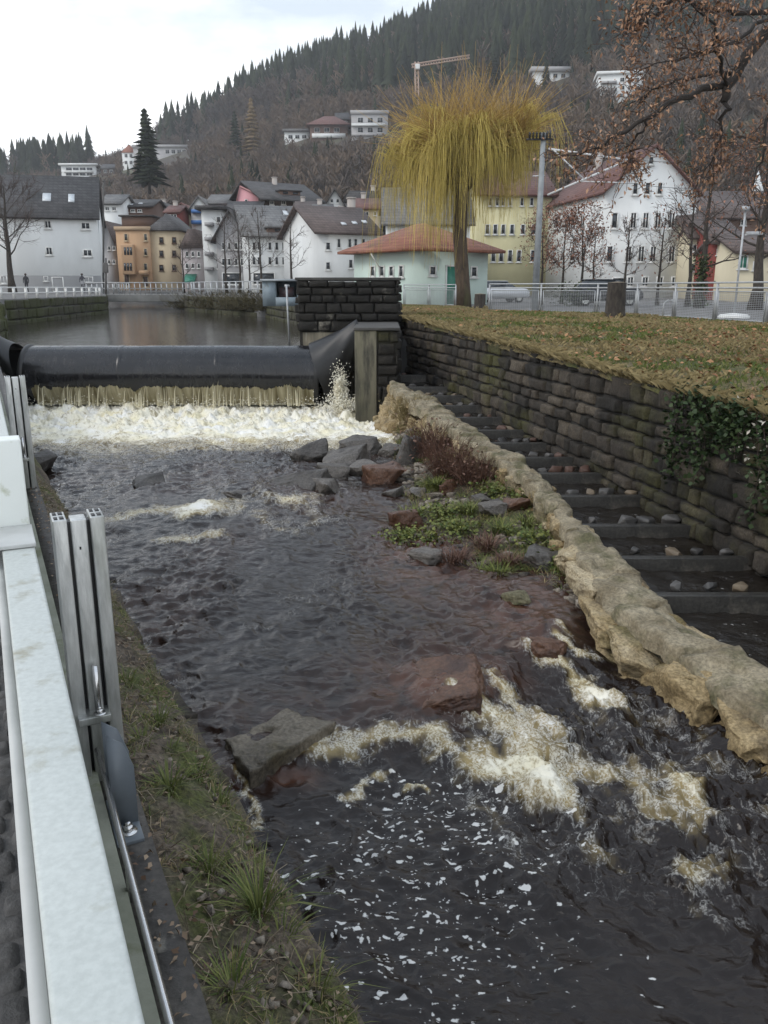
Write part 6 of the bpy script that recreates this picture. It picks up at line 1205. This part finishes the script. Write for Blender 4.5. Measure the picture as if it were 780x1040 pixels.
# ---- houses on the hill
G3 = 'houses scattered on the wooded hill'; HEX = []
def hh_(label, x0, x1, yb, ye, yr, dep, ridge, mw, mr, wins=(), **k):
    Y = hit((x0 + x1) / 2, yb)[1]; HEX.append((x0 - 2, x1 + 2, ye, yb, Y)); return house(label, x0, x1, yb, ye, yr, Y, dep, ridge, mw, mr, wins, group=G3, base=12, **k)
hh_('white terraced apartment block at the edge of the dark conifers', 63, 98, 182, 168, 166, 12, 'flat', M_wwhite, M_wwhite, gr([70, 77, 84, 91], [171.5, 177], 5, 2.6), balc=[(80, 174.5, 30, 1.6, M_wwhite), (80, 180, 30, 1.6, M_wwhite)], over=1.2)
hh_('dark timber pavilion beside the terraced apartment block', 103, 118, 178, 171, 167, 10, 'x', M_wood, M_rdark, gr([107, 113], [174], 3, 3))
hh_('white villa with red roof left of the tall conifer on the hill', 125, 137, 172, 155, 147, 10, 'hip', M_wwhite, M_rred, gr([128, 133], [158, 165], 2.6, 3.2))
hh_('long white house partly hidden behind the tall conifer', 136, 191, 162, 150, 147, 10, 'flat', M_wgrey, M_wgrey, gr([170, 176, 182, 187], [154], 3.5, 4), over=.6)
hh_('low white house alone on the hillside clearing', 289, 314, 144, 134, 131, 9, 'flat', M_wwhite, M_rgrey, gr([295, 302, 309], [139], 4, 3.5), over=.8)
hh_('brown roofed chalet with wide eaves on the hillside', 315, 353, 142, 127, 118, 12, 'hip', M_wbrown, M_rredb, gr([322, 332, 342], [132], 5, 4), over=1.6, balc=[(334, 138, 34, 4, M_wwhite)])
hh_('small dark wooden house just above the brown chalet', 340, 356, 128, 121, 115, 9, 'x', M_wood, M_rdark, gr([346, 351], [124.5], 3, 3))
hh_('stepped white house with terraces beside the willow top', 357, 394, 140, 116, 112, 10, 'flat', M_wgrey, M_wgrey, gr([366, 376, 386], [122, 132], 5, 5), over=.4, balc=[(374, 127, 34, 2.4, M_wwhite), (374, 137, 34, 2.4, M_wgrey)])
hh_('white house with dark flat roof on the hill right of the willow top', 541, 578, 84, 73, 68, 11, 'flat', M_wwhite, M_wgrey, gr([556, 564, 572], [77], 4, 4), over=1.0)
hh_('white four storey apartment block with balconies high on the right hill', 606, 652, 104, 76, 72, 14, 'flat', M_wwhite, M_wwhite, gr([632, 640, 647], [81, 89, 97], 4, 4), over=.6, balc=[(618, y, 16, 2.6, M_wgrey) for y in (84, 91.5, 99)], yaw=R(-8))
# ---- bridge and railings
t = thing('footbridge', 'low flat road bridge with pale railing across the river in the distance', 'bridge', (-20, 74, -1)); a, b_ = (-24.6, 73), (-15.8, 73)
MB().bbox((-25, 72.4, -1.15), (-15.4, 78, -.55), .05).build('deck', mat('bridge_concrete', (.20, .20, .19), (.13, .13, .125), .9, sc=.8), t); mb = MB()
for x in np.linspace(-24.9, -15.5, 22): mb.box((x - .04, 72.5, -.552), (x + .04, 72.58, .35))
mb.box((-25, 72.48, .35), (-15.4, 72.6, .43)).box((-25, 72.5, -.1), (-15.4, 72.58, -.05)); mb.build('railing', M_galv, t); MB().box((-18.2, 72.8, -3.5), (-17.6, 77.6, -1.153)).build('pier', M_plinth, t)
def lowrail(pts, z, label, h=.9, n=24, m=M_frame):
    pts = np.array(pts); t = thing('bank_railing', label, 'railing', (*pts[0], z), 'railings along the river above the weir'); s0 = np.linspace(0, 1, len(pts)); s1 = np.linspace(0, 1, n); q = np.stack([np.interp(s1, s0, pts[:, 0]), np.interp(s1, s0, pts[:, 1])], -1)
    for k in q: MB().box((k[0] - .05, k[1] - .05, z), (k[0] + .05, k[1] + .05, z + h)).build('post', m, t)
    for zz in (z + h, z + h * .5): MB().tube(np.concatenate([q, np.full((n, 1), zz)], 1), .03, 5).build('rail', m, t)
lowrail(LB[4:7] + (-.4, 0), -.5, 'low white railing on the left bank wall below the white house', .5)
lowrail(RB[2:5] + (.5, 0), -.55, 'pale railing on the right bank wall between cabinet and bridge', .9, 26, M_galv)
lowrail([(-25, 85), (-31, 99)], -.5, 'distant pale railing beyond the left end of the bridge', .9, 8)
t = thing('street_post', 'dark post with a small box at the left end of the bridge', 'post', P(107.5, 300, 72)); MB().tube([P(107.5, 301, 72), P(107.5, 262, 72)], .08, 6).build('pole', M_shut, t); a = P(107.5, 272, 71.9); MB().bbox((a[0] - .2, 71.7, a[2] - .4), (a[0] + .2, 71.9, a[2] + .4), .03).build('box', M_shut, t)
# brushwood along the right bank wall
rg = np.random.default_rng(50)
for k, (x, y, Y) in enumerate([(200, 312, 62), (222, 312, 57), (245, 313, 52), (262, 314, 49)]):
    mb = MB(); p = P(x, y, Y - .6)
    for q in range(240):
        b0 = p + rg.normal(size=3) * (.8, .3, .05); e_ = b0 + np.array((rg.normal() * .6, -abs(rg.normal()) * .4, rg.uniform(.2, 1.1))); mb.tube([b0, (b0 + e_) / 2 + rg.normal(size=3) * .1, e_], [.02, .015, .008], 3, cap=False, tone=rg.uniform())
    leaves(mb, p + rg.normal(size=(260, 3)) * (.9, .3, .35) + (0, 0, .3), .12, rg); tag(mb.build('brushwood', leafmat('brush', (.05, .045, .025), (.13, .11, .06)), loc=p), ['brushwood on the right bank wall closest to the bridge', 'brushwood on the right bank wall, second clump from the bridge', 'brushwood on the right bank wall, second clump from the cabinet', 'brushwood on the right bank wall just left of the cabinet'][k], 'shrub', 'brushwood on the river wall')
# people on the left bank
def person(label, c, col, sit=False):
    c = np.array(c); o = 1.0; J = [(0, 0, .95), (0, 0, 1.2), (0, 0, 1.42), (0, -.02, 1.52), (0, -.02, 1.66), (.20, 0, 1.4), (.26, -.02, 1.12), (.24, -.12, .88), (-.2, 0, 1.4), (-.26, 0, 1.12), (-.22, -.1, .9), (.1, 0, .9), (.11, -.08, .5), (.11, .05, .06), (.11, -.12, .03), (-.1, 0, .9), (-.11, .05, .5), (-.11, .14, .06), (-.11, -.02, .03)]
    E = [(0, 1), (1, 2), (2, 3), (3, 4), (2, 5), (5, 6), (6, 7), (2, 8), (8, 9), (9, 10), (0, 11), (11, 12), (12, 13), (13, 14), (0, 15), (15, 16), (16, 17), (17, 18)]; rad = [.15, .14, .15, .06, .11, .07, .05, .035, .07, .05, .035, .1, .065, .045, .04, .1, .065, .045, .04]
    me = bpy.data.meshes.new('person'); me.from_pydata(J, E, []); o = bpy.data.objects.new('person', me); COL.objects.link(o); o.location = [float(q) for q in c]; me.materials.append(col)
    sk = o.modifiers.new('skin', 'SKIN')
    for v, r_ in zip(me.skin_vertices[0].data, rad): v.radius = (r_, r_ * .85)
    me.skin_vertices[0].data[0].use_root = True; ss_ = o.modifiers.new('sub', 'SUBSURF'); ss_.levels = 1; ss_.render_levels = 1; ORG[o.name] = tuple(c); tag(o, label, 'person')
    bm = bmesh.new(); bmesh.ops.create_uvsphere(bm, u_segments=10, v_segments=7, radius=.115); MB().bm(bm, lambda v: v * (1, 1.05, .8) + c + (0, .01, 1.70)).build('hair', M_twig, o, True); return o
p = P(28, 300, 82); p[2] = -.5; person('person in dark clothes standing by the bare tree on the left bank', p, mat('dark_cloth', (.03, .03, .035)))
p = P(85, 300, 82); p[2] = -.5; person('person in light jacket standing before the white house on the left bank', p, mat('light_cloth', (.35, .35, .36), (.05, .05, .06), sc=1.5, lo=.45, hi=.5))
# crane
h_ = hit(424, 122); Yc_ = h_[1]; t = thing('tower_crane', 'tower crane with long pale jib on the hill above the willow', 'crane', h_); mb = MB(); tp = P(423, 63, Yc_)
def lattice(mb, A0, B0, w, n):
    A0, B0 = np.array(A0), np.array(B0); d = nrm(B0 - A0); s1 = nrm(np.cross(d, (0, 1, .1))); s2 = np.cross(d, s1); C = [s1 + s2, s1 - s2, -s1 - s2, -s1 + s2]
    for c in C: mb.tube([A0 + c * w, B0 + c * w], .22, 4)
    for k in range(n):
        for i in range(4): mb.tube([A0 + (B0 - A0) * k / n + C[i] * w, A0 + (B0 - A0) * (k + 1) / n + C[(i + 1) % 4] * w], .12, 3, cap=False)
M_cr = mat('crane_paint', (.50, .36, .28), (.4, .28, .22), .6); lattice(mb, (h_[0], Yc_, h_[2] - 2), tp, .7, 14); mb.build('mast', M_cr, t); mb = MB(); lattice(mb, P(418, 67, Yc_), P(477, 57.5, Yc_), .6, 22); mb.build('jib', M_cr, t); q = P(424, 65, Yc_ - 2); MB().bbox((q[0] - 1, Yc_ - 2.5, q[2] - 2), (q[0] + 1, Yc_ - 1, q[2]), .1).build('cab', M_frame, t)
# ---- bare trees along the town and by the white house
GB = 'bare street trees in the town'
p = P(12, 301, 78); p[2] = -.5; tree('bare_tree', 'bare reddish tree in front of the large white house at the left edge', p, 10.2, .3, 8.0, 90, .32, 18, 9, 7, None, 0, twr=.014, group=GB)
for i, (x, y, Y, h, lab) in enumerate([(187, 298, 80, 5.0, 'small bare tree by the green awning'), (231, 298, 76, 7.0, 'bare slim tree in front of the pale balcony block'), (243, 298, 74, 7.2, 'bare slim tree in front of the grey turret house'), (266, 298, 72, 7.4, 'bare slim tree left of the big grey roofed house corner'), (296, 298, 70, 7.0, 'bare spreading tree above the grey-blue cabinet'), (253, 298, 82, 6.0, 'thin bare tree between turret house and big grey roofed house')]):
    p = P(x, y, Y); p[2] = -.5; tree('bare_tree', lab, p, h, .12, h * .55, 100 + i, .3, 10, 6, 4, None, 0, group=GB, twr=.010)
# ============================================================ FOREST ON THE HILL
rg = np.random.default_rng(99)
def conifer(n_t=7, seed=0):
    r = np.random.default_rng(seed); mb = MB()
    for k in range(n_t):
        f = k / n_t; z0 = .12 + .8 * f; rr_ = .20 * (1 - f) ** .8 + .015; m_ = 9; a = np.linspace(0, 2 * math.pi, m_, endpoint=False) + r.uniform(0, 1); ro = rr_ * r.uniform(.55, 1.2, m_)
        out = np.stack([ro * np.cos(a), ro * np.sin(a), z0 - .05 * r.uniform(.3, 1.4, m_)], -1); inn = np.stack([.35 * rr_ * np.cos(a + .35), .35 * rr_ * np.sin(a + .35), np.full(m_, z0 + .03)], -1); ap = np.array([(0, 0, z0 + .20)])
        v = np.vstack([out, inn, ap]); j = np.arange(m_); f1 = np.stack([j, j + m_, np.full(m_, 2 * m_)], -1); f2 = np.stack([j, np.full(m_, 2 * m_), (j - 1) % m_ + m_], -1); mb.add(v, np.vstack([f1, f2]))
    mb.tube([(0, 0, -.05), (0, 0, .3)], [.02, .012], 4, cap=False)
    tri = [];  [tri.append(q) if q.shape[1] == 3 else (tri.append(q[:, :3]), tri.append(q[:, [0, 2, 3]])) for q in mb.f]
    return np.vstack(mb.v), np.vstack(tri)
def bare(seed=0, n=84):
    r = np.random.default_rng(seed); V, Fc = [], []; c = 0
    for k in range(n):
        z0 = r.uniform(.12, .75); a = r.uniform(0, 6.28); p0 = np.array((0, 0, z0)) + r.normal(size=3) * .05; d = nrm(np.array((math.cos(a) * .8, math.sin(a) * .8, r.uniform(.5, 1.6)))); L_ = r.uniform(.12, .34) * (1 - abs(z0 - .4) * .5); w_ = .0065 * r.uniform(.6, 1.5); s2 = nrm(np.cross(d, r.normal(size=3)))
        m_ = p0 + d * L_ * .6; V += [p0 - s2 * w_, p0 + s2 * w_, p0 + d * L_, m_ + s2 * L_ * .13 + d * L_ * .25]; Fc += [(c, c + 1, c + 2), (c + 1, c + 3, c + 2)]; c += 4
    for s2 in ((.012, 0, 0), (0, .012, 0)): s2 = np.array(s2); V += [-s2 - (0, 0, .05), s2 - (0, 0, .05), np.array((0, 0, .85))]; Fc += [(c, c + 1, c + 2)]; c += 3
    return np.array(V), np.array(Fc)
CON = [conifer(7 + k % 3, k) for k in range(7)]; BAR = [bare(k) for k in range(6)]
BND_X = [0, 60, 130, 180, 250, 400, 520, 640, 780]; BND_Y = [188, 186, 160, 150, 124, 104, 92, 66, 34]
mc, mbr = MB(), MB(); cnt = [0, 0]
for k in range(15500):
    a = rg.uniform(-.56, .58); Y = math.sqrt(rg.uniform(135 ** 2, 640 ** 2)); X = a * Y; z = float(ground_z(np.array([X]), np.array([Y]))[0]); px, py = proj(X, Y, z)
    if px < -30 or px > 810 or py < -90: continue
    bd = np.interp(px, BND_X, BND_Y); up_ = py < bd
    if not up_ and Y < 165 and px < 400: continue
    blk = False
    for (x0, x1, y0, y1, Yh) in HEX:
        if x0 < px < x1 and Y < Yh + 14 and y0 < py < y1 + 16: blk = True
    if blk: continue
    pc = .74 if up_ else .05
    cl = vn(np.array([X * .012]), np.array([Y * .012]), s=5)[0]
    if up_: pc = np.clip(.60 + cl * 1.3, .06, .97)
    if rg.uniform() < pc:
        v, f = CON[rg.integers(7)]; h = rg.uniform(12, 29) if up_ else rg.uniform(6, 12); an = rg.uniform(0, 6.28); s_ = np.array((h * rg.uniform(.8, 1.15), h * rg.uniform(.8, 1.15), h)); R_ = np.array([(math.cos(an), -math.sin(an), 0), (math.sin(an), math.cos(an), 0), (0, 0, 1)]); mc.add((v * s_) @ R_.T + (X, Y, z), f, tone=rg.uniform()); cnt[0] += 1
    else:
        v, f = BAR[rg.integers(6)]; h = rg.uniform(12, 20) if up_ else rg.uniform(4.5, 10) * (1.0 if py > 130 else 1.15); an = rg.uniform(0, 6.28); s_ = np.array((h * 1.15, h * 1.15, h)); R_ = np.array([(math.cos(an), -math.sin(an), 0), (math.sin(an), math.cos(an), 0), (0, 0, 1)]); mbr.add((v * s_) @ R_.T + (X, Y, z), f, tone=float(np.clip(.5 + .5 * cl + .25 * rg.normal(), 0, 1))); cnt[1] += 1
print('forest', cnt)
M_con = leafmat('conifer_needles', (.009, .014, .008), (.034, .044, .022), .9); M_bar = mat('bare_wood', (.07, .06, .055), (.15, .105, .07), .95, attr='tone')
tag(mc.build('conifer_forest', M_con, loc=(0, 400, 50)), None, None, kind='stuff'); tag(mbr.build('bare_woodland', M_bar, loc=(0, 300, 30)), None, None, kind='stuff')
def bigconifer(label, x, yb, yt, wpx, seed, m=M_con, name='conifer', layers=16, Y=None):
    p = hit(x, yb) if Y is None else P(x, yb, Y); h = (yb - yt) * p[1] / 880; w_ = wpx * p[1] / 880; r = np.random.default_rng(seed); t = thing(name, label, 'tree', p, 'single conifers on the hill'); mb = MB(); mt = MB(); mt.tube([p - (0, 0, 1), p + (0, 0, h * .9)], [h * .022, h * .004], 6)
    for k in range(layers):
        f = k / layers; z0 = h * (.12 + .86 * f); nb = 13
        for j in range(nb):
            a = j / nb * 6.283 + r.uniform(0, .6); L_ = w_ / 2 * ((1 - f) ** .75 + .06) * r.uniform(.35, 1.2); d = np.array((math.cos(a), math.sin(a), 0)); s2 = np.array((-d[1], d[0], 0)); b0 = p + (0, 0, z0); dr = -.25 * L_
            v = [b0 + (0, 0, h * .03), b0 + d * L_ * .55 + s2 * L_ * .26 + (0, 0, dr * .3), b0 + d * L_ + (0, 0, dr), b0 + d * L_ * .55 - s2 * L_ * .26 + (0, 0, dr * .3), b0 + d * L_ * .4 - (0, 0, h * .045)]
            mb.add(v, np.array([(0, 1, 2), (0, 2, 3), (1, 4, 2), (4, 3, 2)]), tone=r.uniform())
    mt.build('trunk', M_bark, t); mb.build('crown', m, t)
bigconifer('tall broad dark conifer in front of the white villa on the hill', 152, 193, 116, 40, 1, layers=20, Y=230)
bigconifer('tall narrow conifer standing above the dark conifer wood at the left', 88, 172, 117, 20, 2); bigconifer('dark conifer at the far left edge of the hill', 16, 176, 136, 26, 3); bigconifer('dark conifer second from the left edge of the hill', 57, 174, 128, 22, 4); bigconifer('slim conifer just left of the tallest one in the left wood', 78, 172, 130, 14, 5); bigconifer('dark conifer between the left edge and the terraced block', 38, 176, 140, 22, 6)
bigconifer('golden brown larch standing alone before the dark hill forest', 257, 166, 104, 24, 7, leafmat('larch', (.14, .10, .055), (.23, .165, .09)), 'larch'); bigconifer('dark conifer right beside the golden brown larch', 240, 164, 116, 20, 8); bigconifer('dark conifer on the hill to the right of the willow top', 554, 92, 66, 14, 9); bigconifer('dark conifer rising behind the willow top', 500, 96, 58, 22, 10)
# ============================================================ HAZE
x0, x1, y0, y1, z0, z1 = -1250, 1350, -60, 1120, -40, 420
hz = MB().box((x0, y0, z0), (x1, y1, z1)); m = bpy.data.materials.new('haze'); m.use_nodes = True; nt = m.node_tree; nt.nodes.remove(nt.nodes['Principled BSDF']); pv = nt.nodes.new('ShaderNodeVolumePrincipled'); pv.inputs['Color'].default_value = (.93, .95, 1, 1); pv.inputs['Density'].default_value = HAZE; pv.inputs['Anisotropy'].default_value = .2; nt.links.new(pv.outputs[0], nt.nodes['Material Output'].inputs['Volume'])
if HAZE > 0: tag(hz.build('haze', m, loc=(0, 0, 0)), None, None, kind='stuff')
